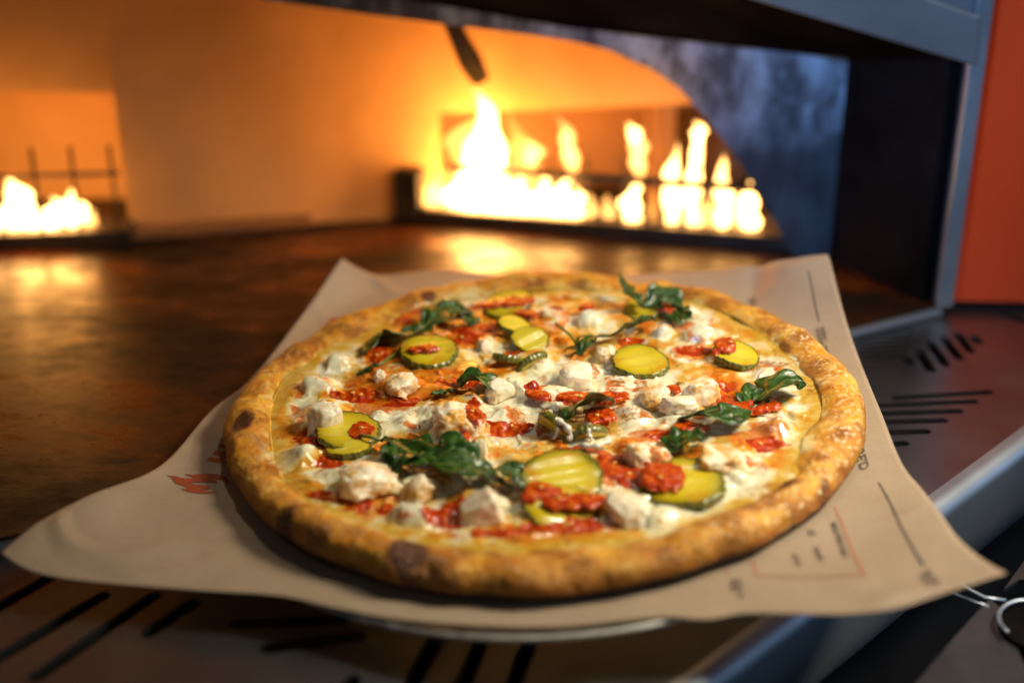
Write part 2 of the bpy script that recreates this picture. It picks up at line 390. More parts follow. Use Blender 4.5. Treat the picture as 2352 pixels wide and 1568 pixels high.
# ------------------------------------------------------------------ burners
def flame(pl, x, w, yb, yt, m, parent, lean=0, dep=0.009, seed=0, belly=None):
    """closed flame body with a wavering outline, w px wide"""
    p0, n0 = pl; belly = belly or (0.5 if w < 70 else 0.25); vs = []; fs = []; nz = 26; ns = 14
    for i in range(nz + 1):
        t = i / nz; y = yb + (yt - yb) * t
        wob = (math.sin(t * 7 + seed) * 0.16 + math.sin(t * 15 + seed * 2.3) * 0.07) * w * t ** .7 + lean * t * t
        q = hit(x + wob, y, p0, n0)
        prof_ = (0.55 + 0.45 * math.sin(min(1, t / belly) * math.pi / 2)) * (1 - max(0, (t - belly) / (1 - belly)) ** 1.25) * (1 + .16 * math.sin(t * 19 + seed * 3))
        hw = max(0.0002, w * 0.5 * prof_ / F * (q - CAMLOC).dot(FW))
        for k_ in range(ns):
            a_ = 2 * math.pi * k_ / ns; r_ = hw * (1 + .15 * math.sin(2 * a_ + seed + t * 5)); vs.append(q + Vector((r_ * math.cos(a_), min(r_, dep) * math.sin(a_), 0)))
    for i in range(nz):
        for k_ in range(ns):
            k2 = (k_ + 1) % ns; fs.append((i * ns + k_, i * ns + k2, (i + 1) * ns + k2, (i + 1) * ns + k_))
    fs.append(tuple(range(ns))[::-1]); fs.append(tuple(nz * ns + k_ for k_ in range(ns)))
    return mesh_obj('flame', vs, fs, m, parent)
# right burner
bur = tag(empty('gas_burner'), 'long black gas burner with tall white flames behind the arch mouth', 'burner', 'gas burners')
r0 = G(925, 512); r1 = G(1800, 582); rd = (r1 - r0).normalized(); rn = Vector((-rd.y, rd.x, 0))
wall('burner_tray', r0 + rd * 0.013, r1 + rd * 0.02, 0.0105, 0.035, M['blacksteel'], bur, bev=0.001)
wall('end_block', r0 - rd * 0.006, r0 + rd * 0.012, 0.036, 0.03, M['blacksteel'], bur, bev=0.003)
pl = plane2(r0 + rn * 0.012, r1 + rn * 0.012)
zr = hit(1400, 410, *plane2(r0 + rn * 0.006, r1 + rn * 0.006)).z
ra = r0 + rn * 0.006 + rd * 0.03; rb = r1 + rn * 0.006 - rd * 0.0
tube('guard_rail', [Vector((ra.x, ra.y, zr)), Vector((rb.x, rb.y, zr))], 0.0028, M['blacksteel'], bur)
for k in range(9):
    t = 0.10 + k * 0.1075; q = ra.lerp(rb, t)
    tube('guard_bar', [Vector((q.x, q.y + .004, 0.006)), Vector((q.x, q.y + .004, zr + 0.012))], 0.0009, M['blacksteel'], bur, seg=6)
fl = [(1002, 60, 502, 408, 'flame_warm', 4), (1055, 66, 506, 380, 'flame_hot', 5), (1112, 116, 512, 196, 'flame_hot', -6), (1085, 60, 508, 300, 'flame_hot', 4), (1150, 90, 515, 300, 'flame_hot', -14), (1185, 80, 516, 395, 'flame_hot', -6), (1215, 70, 518, 425, 'flame_hot', 0),
      (1255, 70, 520, 392, 'flame_hot', 6), (1292, 62, 521, 400, 'flame_hot', 4), (1325, 44, 522, 420, 'flame_hot', -5), (1352, 40, 524, 430, 'flame_warm', 0), (1398, 36, 527, 440, 'flame_warm', 0),
      (1450, 62, 530, 405, 'flame_hot', 8), (1470, 56, 410, 276, 'flame_warm', -26), (1458, 40, 330, 280, 'flame_hot', -8), (1543, 54, 536, 322, 'flame_hot', 12), (1593, 54, 540, 272, 'flame_hot', 10), (1604, 44, 330, 276, 'flame_hot', 0), (1660, 52, 543, 350, 'flame_hot', 6),
      (1720, 60, 548, 400, 'flame_hot', 6), (1318, 44, 415, 258, 'flame_warm', -46), (1222, 48, 380, 318, 'flame_warm', 0), (1500, 36, 532, 430, 'flame_dim', 0), (1630, 36, 540, 430, 'flame_warm', 0), (1690, 30, 545, 430, 'flame_warm', 0), (1200, 90, 500, 250, 'flame_dim', -10), (1100, 190, 510, 230, 'flame_dim', 0)]
for i, (x, w_, yb, yt, mm, ln) in enumerate(fl):
    flame(pl, x, w_ * (0.82 if x > 1340 else 1), yb, yt, M[mm], bur, ln, seed=i * 1.7)
# left burner
bul = tag(empty('gas_burner'), 'short black gas burner with guard bars and low flames at the left edge', 'burner', 'gas burners')
l0 = G(-330, 590); l1 = G(302, 566); ld = (l1 - l0).normalized(); ln_ = Vector((-ld.y, ld.x, 0))
wall('burner_tray', l0, l1, 0.0105, 0.03, M['blacksteel'], bul, bev=0.001)
pll = plane2(l0 + ln_ * 0.014, l1 + ln_ * 0.014)
plr = plane2(l0 + ln_ * 0.004, l1 + ln_ * 0.004)
zr2 = hit(150, 402, *plr).z; la = l0 + ln_ * 0.004; lb = l1 + ln_ * 0.004 - ld * 0.003
tube('guard_rail', [Vector((la.x, la.y, zr2)), Vector((lb.x, lb.y, zr2))], 0.0014, M['blacksteel'], bul)
for x in (-260, -170, -80, 6, 96, 184, 272):
    q = hit(x, 520, *plr)
    tube('guard_bar', [Vector((q.x, q.y, 0.008)), Vector((q.x, q.y, zr2 + 0.018))], 0.0013, M['blacksteel'], bul, seg=6)
for i, (x, w_, yb, yt, mm, ln) in enumerate([(-60, 70, 532, 430, 'flame_hot', 0), (0, 60, 530, 470, 'flame_hot', 0), (42, 64, 530, 398, 'flame_hot', -8), (85, 70, 530, 478, 'flame_hot', 0), (125, 62, 530, 450, 'flame_hot', 0), (172, 52, 530, 432, 'flame_hot', -4), (207, 40, 530, 478, 'flame_warm', 0)]):
    flame(pll, x, w_, yb, yt, M[mm], bul, ln, seed=i * 2.3)
# the fire's own light
FC = (1.0, 0.37, 0.055)
for (x, y, e, o_) in [(1110, 205, 0.42, -.06), (1500, 160, 0.15, -.05)]:
    q = hit(x, y, *pl) + Vector((0, o_, 0.0)); point('fire_light', q, e, FC, 0.06)
q = hit(120, 470, *pll) + Vector((0, -0.018, 0.01)); point('fire_light', q, 0.13, FC, 0.03)
q = hit(-150, 470, *pll) + Vector((0, -0.018, 0.01)); point('fire_light', q, 0.13, FC, 0.03)

# ------------------------------------------------------------------ steel holder, bottom right
hold = tag(empty('steel_holder'), 'steel holder with a round dark cup and thin wires in the bottom right corner', 'holder')
zh = -0.02
pts = [G(2060, 1616, zh), G(2101, 1568, zh), G(2190, 1462, zh), G(2272, 1372, zh), G(2296, 1392, zh), G(2316, 1440, zh), G(2352, 1520, zh), G(2440, 1650, zh), G(2200, 1750, zh)]
slab('sheet', pts, 0.0025, M['dull'], hold, bev=0.0005)
ctr = G(2395, 1432, zh + 0.004); bm = bmesh.new()
rr = 0.0165
tube('cup_rim', [ctr + Vector((math.cos(t) * rr, math.sin(t) * rr, 0)) for t in [R(75) + R(125) * k / 24 for k in range(25)]], 0.0008, M['steel_lip'], hold)
bmesh.ops.create_cone(bm, cap_ends=True, segments=40, radius1=rr * .97, radius2=rr * .97, depth=0.05)
for v in bm.verts: v.co += ctr + Vector((0, 0, -0.027))
from_bm('cup', bm, M['black'], hold)
slab('back_sheet', [G(2306, 1352, zh), G(2375, 1255, zh), G(2450, 1255, zh), G(2450, 1330, zh), G(2340, 1330, zh)], 0.002, M['dull'], hold)
tube('wire', [G(2150, 1318, zh), G(2215, 1348, zh), G(2262, 1372, zh), G(2310, 1378, zh)], 0.0008, M['steel_lip'], hold)
tube('wire', [G(2190, 1362, zh), G(2240, 1382, zh), G(2272, 1392, zh)], 0.0005, M['steel_lip'], hold)

#PART2
# ================================================================== pan, paper, pizza
TH, PH = R(3.24), R(1.57)
TM = Matrix.Translation((0, 0, 0.020)) @ Matrix.Rotation(PH, 4, 'X') @ Matrix.Rotation(-TH, 4, 'Y')
TI = TM.inverted()
nW = (TM.to_3x3() @ Vector((0, 0, 1))).normalized()
def PZ(px, py, h=0.011):
    """pixel -> pizza-local x, y at height h over the pizza base"""
    q = hit(px, py, TM @ Vector((0, 0, h)), nW); q = TI @ q; return q.x, q.y
CAML = TI @ CAMLOC

# ---- pan
vs = []; fs = []
prof = [(0.0, -0.0042), (0.150, -0.0042), (0.1545, -0.0038), (0.1580, -0.0022), (0.1585, -0.0010), (0.1575, -0.0004), (0.1555, -0.0010), (0.1525, -0.0022), (0.0, -0.0022)]
ns = 160
for r_, z_ in prof:
    for k in range(ns):
        a_ = 2 * math.pi * k / ns; rr_ = r_ + (0.0004 * math.sin(5 * a_) if r_ > .15 else 0)
        vs.append((rr_ * math.cos(a_) * 0.93 - 0.001, rr_ * math.sin(a_) * 0.93 - 0.0100, z_ - 0.0012))
for i in range(len(prof) - 1):
    for k in range(ns):
        k2 = (k + 1) % ns; fs.append((i * ns + k, i * ns + k2, (i + 1) * ns + k2, (i + 1) * ns + k))
pan = mesh_obj('pizza_pan', vs, fs, M['pan']); pan.matrix_world = TM
tag(pan, 'round worn aluminium pan under the paper, its rim showing below the pizza', 'pan')

# ---- paper: boundary curves in pixels with a height above the pizza base plane (local z)
def LP(px, py, h):
    q = hit(px, py, TM @ Vector((0, 0, h)), nW); return TI @ q
def crom(pts, n):
    P = [np.array(p) for p in pts]; d = [0]
    for i in range(1, len(P)): d.append(d[-1] + np.linalg.norm(P[i] - P[i - 1]) ** 0.5)
    P = [2 * P[0] - P[1]] + P + [2 * P[-1] - P[-2]]; d = np.array([-(d[1] - d[0])] + d + [d[-1] + d[-1] - d[-2]])
    out = []
    for t in np.linspace(d[1], d[-2], n):
        i = min(max(np.searchsorted(d, t, side='right') - 1, 1), len(P) - 3)
        t0, t1, t2, t3 = d[i - 1:i + 3]
        A1 = (t1 - t) / (t1 - t0) * P[i - 1] + (t - t0) / (t1 - t0) * P[i]; A2 = (t2 - t) / (t2 - t1) * P[i] + (t - t1) / (t2 - t1) * P[i + 1]
        A3 = (t3 - t) / (t3 - t2) * P[i + 1] + (t - t2) / (t3 - t2) * P[i + 2]
        B1 = (t2 - t) / (t2 - t0) * A1 + (t - t0) / (t2 - t0) * A2; B2 = (t3 - t) / (t3 - t1) * A2 + (t - t1) / (t3 - t1) * A3
        out.append((t2 - t) / (t2 - t1) * B1 + (t - t1) / (t2 - t1) * B2)
    return np.array(out)
left = [(785, 588, .020), (755, 625, .016), (690, 715, .006), (560, 878, .001), (487, 930, .002), (380, 1045, .004), (322, 1082, .006), (180, 1148, .008), (80, 1203, .008), (-2, 1268, .006)]
front = [(-2, 1268, .006), (40, 1297, .005), (95, 1318, .004), (250, 1339, .002), (440, 1352, .001), (640, 1366, .000), (760, 1392, .0000), (900, 1418, .0), (1130, 1436, .0), (1300, 1436, .0), (1420, 1424, .0), (1530, 1412, .0005), (1625, 1420, .0), (1700, 1404, .001), (1790, 1402, .002), (1920, 1408, .002), (2050, 1398, .003), (2180, 1358, .004), (2312, 1316, .006)]
rightb = [(1902, 584, .020), (1922, 640, .017), (1962, 755, .010), (2022, 920, .004), (2078, 1060, .003), (2118, 1110, .004), (2160, 1170, .005), (2205, 1238, .005), (2255, 1282, .005), (2312, 1316, .006)]
backb = [(785, 588, .020), (812, 606, .014), (862, 628, .006), (930, 624, .004), (1010, 615, .004), (1100, 622, .002), (1200, 634, .0), (1300, 638, -.0002), (1400, 636, -.0002), (1490, 628, .0), (1560, 620, .002), (1660, 614, .005), (1712, 600, .010), (1752, 588, .015), (1810, 583, .020), (1902, 584, .020)]
nu = 150
cv = [crom([tuple(LP(*q)) for q in c], nu) for c in (left, rightb, backb, front)]
Lc, Rc, Bc, Fc = cv
u = np.linspace(0, 1, nu)[:, None, None]; v = np.linspace(0, 1, nu)[None, :, None]   # u: left->right, v: back->front
P = (1 - v) * Bc[:, None, :] + v * Fc[:, None, :] + (1 - u) * Lc[None] + u * Rc[None] \
    - ((1 - u) * (1 - v) * Bc[0] + u * (1 - v) * Bc[-1] + (1 - u) * v * Fc[0] + u * v * Fc[-1])
X, Y, Z = P[..., 0].copy(), P[..., 1].copy(), P[..., 2].copy()
rad = np.hypot(X, Y)
edge = np.minimum(np.minimum(u[..., 0], 1 - u[..., 0]), np.minimum(v[..., 0], 1 - v[..., 0]))
wr = sstep(0.142, 0.200, rad)
Z = Z * wr + -0.0004 * (1 - wr)
Z += wr * (0.0016 * fbm(X * 14, Y * 14, None, 3, 5) + 0.0016 * (1 - 6 * np.abs(fbm(X * 13 + 3, Y * 17, None, 2, 9))).clip(0, 1) + 0.0005 * np.abs(fbm(X * 40 + 3, Y * 22, None, 3, 9))) * sstep(0, 0.03, edge)
# crease near the back right corner, running towards the crust
ca = np.array(LP(1752, 588, .012)); cb_ = np.array(LP(1722, 690, .003)); dd = (cb_ - ca)[:2]; L_ = np.hypot(*dd); dd /= L_
ss = (X - ca[0]) * dd[0] + (Y - ca[1]) * dd[1]; tt = (X - ca[0]) * -dd[1] + (Y - ca[1]) * dd[0]
Z += -0.0035 * np.exp(-(tt / 0.007) ** 2) * sstep(L_ + .02, L_ * .3, ss) * sstep(-.03, 0, ss) * sstep(0.14, 0.16, rad)
Z = np.where(rad < 0.146, np.minimum(Z, -0.0004), Z)
Z = np.where(rad < 0.156, np.maximum(Z, -0.0009), Z)
print('PAPER edges', [round(float(np.linalg.norm(np.diff(c, axis=0), axis=1).sum()), 3) for c in cv])
vs = np.stack([X, Y, Z], -1).reshape(-1, 3); idx = np.arange(nu * nu).reshape(nu, nu)
fs = np.stack([idx[:-1, :-1], idx[:-1, 1:], idx[1:, 1:], idx[1:, :-1]], -1).reshape(-1, 4)
paper = mesh_obj('kraft_paper', vs.tolist(), fs.tolist(), M['paper']); paper.matrix_world = TM
tag(paper, 'printed brown kraft paper sheet with curling corners under the pizza', 'paper')
sol = paper.modifiers.new('thickness', 'SOLIDIFY'); sol.thickness = 0.00016; sol.offset = -1
bvh = BVHTree.FromPolygons([Vector(q) for q in vs.tolist()], fs.tolist())
def onpaper(px, py, off=0.00025):
    d = (TI.to_3x3() @ ray(px, py)).normalized(); q, n_, i_, _ = bvh.ray_cast(CAML, d)
    if q is None: return None
    if n_.z < 0: n_ = -n_
    return q + n_ * off
def ink(name, polys, m, label=None):
    """printed shapes: outlines refined and dropped onto the sheet"""
    bm = bmesh.new()
    for pl_ in polys:
        vv = [bm.verts.new((x, y, 0)) for x, y in pl_]
        for tri in tessellate_polygon([[Vector((x, y, 0)) for x, y in pl_]]):
            try: bm.faces.new([vv[t_] for t_ in tri])
            except ValueError: pass
    for _ in range(3):
        ed_ = [e for e in bm.edges if e.calc_length() > 14]
        if ed_: bmesh.ops.subdivide_edges(bm, edges=ed_, cuts=1); bmesh.ops.triangulate(bm, faces=bm.faces)
    bad = []
    for q in bm.verts:
        h_ = onpaper(q.co.x, q.co.y)
        if h_ is None: bad.append(q)
        else: q.co = h_
    bmesh.ops.delete(bm, geom=bad, context='VERTS')
    bmesh.ops.recalc_face_normals(bm, faces=bm.faces)
    o = from_bm(name, bm, m, paper, True)
    if label: o['label'] = label
    return o
Z3 = lambda x, y: ((600 + x * 400 / 1568) / 1.7415, (1700 + y * 400 / 1568) / 1.7415)
logo = [(262, 795), (400, 800), (470, 822), (540, 836), (630, 838), (700, 822), (640, 808), (590, 795), (540, 772), (690, 780), (860, 768), (990, 768), (1090, 782), (1170, 812), (1220, 850), (1260, 900), (1200, 925), (1160, 885), (1090, 855), (1010, 846), (1045, 875), (1065, 912), (1000, 905), (900, 898), (800, 898), (600, 905), (700, 930), (820, 950), (905, 955), (945, 975), (945, 1000), (900, 1015), (780, 1018), (850, 1036), (960, 1045), (1060, 1044), (1010, 1064), (900, 1078), (780, 1074), (640, 1055), (560, 1035), (480, 996), (540, 1000), (598, 988), (560, 965), (490, 945), (395, 912), (360, 860), (330, 820)]
ink('printed_flame', [[Z3(*q) for q in logo]], M['redink'], 'orange printed flame mark on the left side of the paper')
let = [[(885, 556), (930, 503), (1160, 535), (1160, 553), (1035, 545), (1100, 560), (1230, 575), (1230, 612), (1160, 606)],
       [(980, 456), (1030, 394), (1240, 440), (1240, 475), (1130, 465), (1240, 510), (1240, 540)],
       [(1076, 345), (1120, 298), (1260, 318), (1260, 420)]]
ink('printed_lettering', [[Z3(*q) for q in l] for l in let], M['redink'], 'bottoms of orange printed letters running under the crust')
ink('printed_lettering', [[(748, 748), (762, 731), (785, 730), (790, 745), (770, 752)], [(740, 765), (752, 752), (775, 752), (765, 768)]], M['redink'], 'faint orange letter behind the back left crust')
def stroke(pts, w0_, w1_):
    a_, b_ = [], []
    for i, (x, y) in enumerate(pts):
        x2, y2 = pts[min(i + 1, len(pts) - 1)]; x1, y1 = pts[max(i - 1, 0)]
        dx, dy = x2 - x1, y2 - y1; l_ = math.hypot(dx, dy); w_ = (w0_ + (w1_ - w0_) * i / (len(pts) - 1)) / 2
        a_.append((x - dy / l_ * w_, y + dx / l_ * w_)); b_.append((x + dy / l_ * w_, y - dx / l_ * w_))
    return a_ + b_[::-1]
ink('printed_line', [stroke([(1857, 622), (1864, 655), (1873, 700), (1881, 738)], 2.4, 2.6)], M['blackink'])
ink('printed_line', [stroke([(1896, 793), (1901, 808), (1908, 830)], 2.6, 3.2)], M['blackink'])
ink('printed_line', [stroke([(2018, 1108), (2040, 1145), (2070, 1210), (2100, 1265), (2122, 1300)], 3.0, 6.0)], M['blackink'])
ink('printed_line', [stroke([(1918, 1165), (1935, 1205), (1958, 1265), (1986, 1322)], 3.5, 6)], M['thinink'])
ink('printed_line', [stroke([(1728, 1285), (1732, 1300), (1738, 1322)], 4, 6)], M['thinink'])
ink('printed_line', [stroke([(1668, 1292), (1669, 1305), (1670, 1318)], 3, 3)], M['thinink'])
ink('printed_line', [stroke([(1740, 1322), (1850, 1325), (1984, 1320)], 2.5, 2.5)], M['thinink'])
def text(txt, px, py, ax, ay, bx, by, name='printed_text'):
    """text block: origin px,py; (ax,ay) = pixel advance over the whole line; (bx,by) = pixel vector of cap height (up)"""
    fc = bpy.data.curves.new('t', 'FONT'); fc.body = txt; fc.size = 1.0; fc.space_line = 0.85; fc.offset = 0.012
    o = bpy.data.objects.new('t', fc); S.collection.objects.link(o)
    dg_ = bpy.context.evaluated_depsgraph_get(); me_ = bpy.data.meshes.new_from_object(o.evaluated_get(dg_)); bpy.data.objects.remove(o)
    co = [v_.co.copy() for v_ in me_.vertices]; mx = max(c_.x for c_ in co); my = max(c_.y for c_ in co); mn = min(c_.y for c_ in co)
    out = []
    for c_ in co:
        s_ = c_.x / mx; t_ = (c_.y - mn) / (my - mn)
        q = onpaper(px + ax * s_ + bx * t_, py + ay * s_ + by * t_) or Vector((0, 0, -0.0035)); out.append(q)
    for v_, q in zip(me_.vertices, out): v_.co = q
    me_.materials.clear(); me_.materials.append(M['blackink'])
    link(bpy.data.objects.new(name, me_), paper)
text('FRESH\nDOUGH', 1872, 756, 12, 38, 20, -6)
text("IN\nBAKE", 1718, 688, 14, 26, 16, -5)
text("FIRE'D", 1958, 1020, 18, 62, 22, -9)
text("MADE FRESH DAILY", 1906, 1202, 30, 82, 15, -5)
text("ORDER", 1866, 1258, 15, 33, 12, -4)
text("NOW", 1817, 1274, 13, 28, 12, -4)
text("HOT\nPIE", 1676, 1330, 6, 46, 26, -2)
text("BAR\nGO", 2108, 1322, 28, 34, 26, -16)
text("HOT", 1850, 1222, 12, 14, 14, -8)

# ================================================================== pizza
pizza = tag(empty('pizza'), 'baked pizza with pickles, chicken, basil and red sauce on the brown paper', 'pizza')
pizza.matrix_world = TM

NT, NR, NC = 1100, 250, 84
th_ = np.linspace(0, 2 * np.pi, NT, endpoint=False)
cx, sx = np.cos(th_), np.sin(th_)
Rout = 0.1405 + 0.0016 * vn(cx * 2.1 + 9, sx * 2.1, None, 3) + 0.0008 * vn(cx * 7, sx * 7, None, 4)
# slightly squarer lower left, as in the photo
cw_ = 0.0195 + 0.0032 * vn(cx * 2.6, sx * 2.6, None, 21) + 0.0018 * vn(cx * 8, sx * 8, None, 22)
hc_ = 0.0142 + 0.0018 * vn(cx * 2.8 + 4, sx * 2.8, None, 31) + 0.0012 * vn(cx * 9, sx * 9, None, 32)
Rin = Rout - cw_
def H0(x, y):   # cheese level without toppings
    wx = x + .004 * fbm(x * 60, y * 60, None, 2, 41); wy = y + .004 * fbm(x * 60 + 9, y * 60, None, 2, 43)
    return 0.0096 + 0.0017 * fbm(wx * 62, wy * 62, None, 2, 51) + 0.0006 * fbm(wx * 170, wy * 170, None, 2, 57)

# ---- topping tables, in photo pixels
# chicken: px, py, w, h, kind (0 pale cube, 1 browned, 2 cheese covered), yaw
CH = [(745, 938, 88, 92, 0, .25), (1045, 940, 132, 92, 1, .1), (920, 872, 82, 52, 1, .9), (735, 880, 95, 48, 2, .3), (1148, 880, 70, 60, 0, .5), (1200, 892, 78, 62, 2, 1.1),
      (1326, 846, 86, 60, 0, .2), (1608, 882, 92, 70, 1, .5), (1508, 903, 76, 48, 1, .1), (1556, 926, 78, 42, 0, .8), (1606, 766, 84, 54, 2, .3), (1352, 732, 82, 52, 2, .6),
      (1262, 716, 66, 34, 2, .2), (1522, 758, 48, 52, 2, .8), (682, 1042, 96, 46, 2, .1), (845, 1085, 128, 66, 1, .2), (965, 1106, 84, 50, 1, .6), (1100, 1142, 84, 80, 0, .3),
      (945, 1178, 92, 58, 2, .4), (1442, 1142, 92, 74, 0, .15), (1524, 1186, 88, 56, 2, .6), (1650, 1032, 120, 78, 1, .3), (1462, 1022, 70, 66, 1, 1.0), (1506, 1042, 60, 50, 2, .2),
      (1260, 902, 90, 50, 2, .9), (1115, 776, 40, 40, 0, .4), (870, 850, 30, 44, 0, .4), (1104, 1010, 28, 62, 0, .1), (1585, 712, 44, 32, 0, .3), (1386, 800, 44, 46, 1, .7), (1835, 938, 50, 26, 2, .2),
      (1240, 830, 60, 44, 2, .7), (1060, 1105, 40, 30, 2, .1), (770, 826, 66, 38, 2, .4), (1700, 1090, 60, 34, 2, .4), (1000, 965, 70, 34, 2, .2)]
# smooth cheese blisters: px,py,w,h,height mm, brown
BL = [(1445, 948, 118, 56, 6.0, .9), (1792, 978, 100, 60, 5.5, .35), (1785, 848, 110, 50, 3.2, .2), (1250, 960, 130, 60, 3.0, 0), (1160, 945, 70, 50, 3.5, 0), (1420, 870, 110, 40, 2.5, 0),
      (1130, 1000, 110, 40, 3.0, .8), (1060, 985, 60, 30, 2.0, .2), (870, 940, 60, 36, 3.0, .1), (935, 960, 80, 36, 3.2, .2), (700, 935, 60, 40, 2.5, .1), (760, 1075, 90, 34, 2.0, .1),
      (1550, 960, 100, 30, 2.6, .3), (1560, 990, 90, 26, 3.0, .1), (1660, 1095, 110, 50, 3.0, .05), (1730, 1050, 90, 36, 2.8, .1), (1180, 1040, 80, 40, 3.0, .4), (640, 1095, 60, 24, 1.6, .1),
      (1000, 680, 70, 26, 2.0, .2), (1090, 690, 40, 30, 2.2, 0), (1580, 740, 50, 30, 2.4, .2), (1450, 790, 60, 26, 2.2, .3), (1360, 905, 80, 26, 2.5, .0), (1340, 1010, 60, 26, 2.4, 0)]
# sauce dollops: px,py,w,h(px of footprint),rot deg (image), thickness mm, lift mm
SA = [(755, 1004, 150, 30, -4, 3.4, 1.2), (830, 990, 60, 26, 0, 3.0, 3.2), (872, 804, 62, 44, 10, 4.0, 2.0), (985, 801, 88, 14, 4, 2.0, 5.4), (905, 735, 90, 20, -22, 2.2, .6), (965, 708, 76, 22, -18, 3.2, .8),
      (1085, 752, 100, 32, -8, 3.2, .8), (1070, 775, 80, 22, 0, 2.2, .3), (1060, 872, 120, 24, -8, 3.2, .6), (820, 905, 100, 26, 8, 3.2, .4), (935, 915, 90, 18, 4, 2.2, .2), (1086, 952, 36, 52, -20, 4.0, 7.5),
      (1046, 1003, 52, 44, -12, 5.0, 3.5), (1062, 1030, 30, 30, 0, 3, .5), (1155, 981, 118, 22, 3, 2.8, .8), (1325, 914, 90, 18, 6, 2.6, 6.8), (1400, 912, 66, 20, -4, 2.8, 3.6), (1372, 962, 58, 36, 24, 3.6, 4.4),
      (1182, 692, 92, 24, -10, 2.4, 4.2), (1120, 700, 70, 12, -4, 1.4, 4.2), (1668, 797, 58, 44, 24, 4.2, 4.8), (1645, 905, 70, 20, 12, 2.6, .6), (1722, 930, 120, 32, 4, 3.8, 2.6), (1700, 912, 60, 26, 0, 3.2, 1.2),
      (1590, 980, 90, 16, 12, 2.2, 5.0), (1520, 1096, 74, 44, 6, 3.6, 5.0), (1410, 1070, 120, 44, 8, 3.0, .6), (1455, 1090, 90, 40, 0, 3.0, .6), (1332, 1034, 90, 16, 16, 2.6, .8), (1242, 1128, 62, 32, 16, 3.6, 4.4),
      (1310, 1148, 110, 26, 6, 2.2, 4.0), (1290, 1048, 50, 16, 10, 1.4, 5.4), (1036, 1182, 88, 40, 6, 4.0, .8), (770, 1140, 100, 18, 14, 3.0, .4), (820, 1160, 60, 22, 4, 3.0, .4), (888, 1164, 56, 16, 0, 2.2, .4),
      (1290, 1206, 170, 22, -6, 3.0, .6), (1155, 1216, 110, 20, -4, 3.2, .4), (1750, 1018, 88, 26, 6, 3.0, .8), (1515, 995, 76, 16, 8, 2.4, .5), (1532, 706, 44, 26, 20, 3.4, 4.0), (1232, 905, 60, 14, 30, 1.6, 5.0),
      (1275, 704, 40, 12, -10, 2.0, .6), (1345, 706, 34, 14, -6, 2.0, 5), (1590, 800, 90, 18, 4, 2.2, .4), (1180, 800, 50, 14, 0, 1.6, 1.0), (700, 1000, 46, 18, 0, 2.4, .4), (755, 1052, 54, 18, 0, 2.0, .3),
      (1670, 880, 40, 18, 10, 2.2, .3), (1450, 780, 60, 22, 0, 2.6, .6), (905, 1095, 20, 10, 0, 1.2, .2), (1205, 720, 60, 14, 20, 2.0, 3.0), (1545, 893, 26, 16, -30, 1.4, 5.5)]
# orange oil fields: px,py,w,h,amount ; red fields are stronger
OI = [(900, 820, 140, 70, .8), (1005, 870, 150, 60, .9), (920, 915, 230, 60, 1.0), (660, 960, 90, 90, .9), (640, 985, 60, 60, .8), (700, 990, 80, 60, .8), (1440, 1075, 190, 70, 1.0), (1590, 800, 120, 50, .9), (1660, 855, 90, 50, .7),
      (1640, 905, 110, 50, .8), (1740, 1005, 150, 70, 1.0), (850, 1165, 190, 60, .7), (1020, 1215, 240, 60, .8), (1270, 735, 100, 60, .8), (1070, 770, 160, 70, .9), (920, 730, 150, 40, .7), (1180, 1010, 160, 50, .7), (1290, 1215, 220, 40, .8),
      (1510, 1000, 140, 40, .9), (1600, 975, 120, 30, .6), (1350, 1060, 120, 60, .7), (790, 1140, 120, 50, .7), (1240, 770, 90, 60, .9), (1460, 800, 80, 40, .7), (1040, 1025, 60, 60, .6), (760, 905, 90, 60, .6), (1390, 940, 50, 50, .5), (790, 1030, 120, 40, .8), (1120, 1190, 120, 60, .7),
      (1540, 1240, 60, 20, .3), (780, 770, 80, 30, .5), (820, 830, 60, 30, .6)]
# white cheese pools
WH = [(1300, 880, 280, 110, 1), (1180, 960, 220, 110, 1), (1420, 870, 220, 80, 1), (1790, 850, 150, 80, 1), (1700, 1090, 190, 90, 1), (920, 960, 160, 70, .9), (1540, 1180, 180, 90, 1), (760, 1085, 140, 50, .9), (700, 930, 80, 80, .8), (1400, 670, 260, 50, .5), (1090, 680, 90, 60, .9), (1600, 730, 90, 60, .9),
      (1560, 960, 160, 50, .9), (660, 1060, 90, 60, .8), (900, 1085, 220, 60, .8), (950, 1180, 160, 60, .8), (1450, 950, 130, 60, .9), (1780, 980, 120, 80, .9), (1050, 1060, 200, 60, .8), (1130, 1160, 160, 60, .7), (770, 830, 90, 60, .8), (1350, 1010, 110, 50, .9), (1600, 1200, 120, 60, .9)]
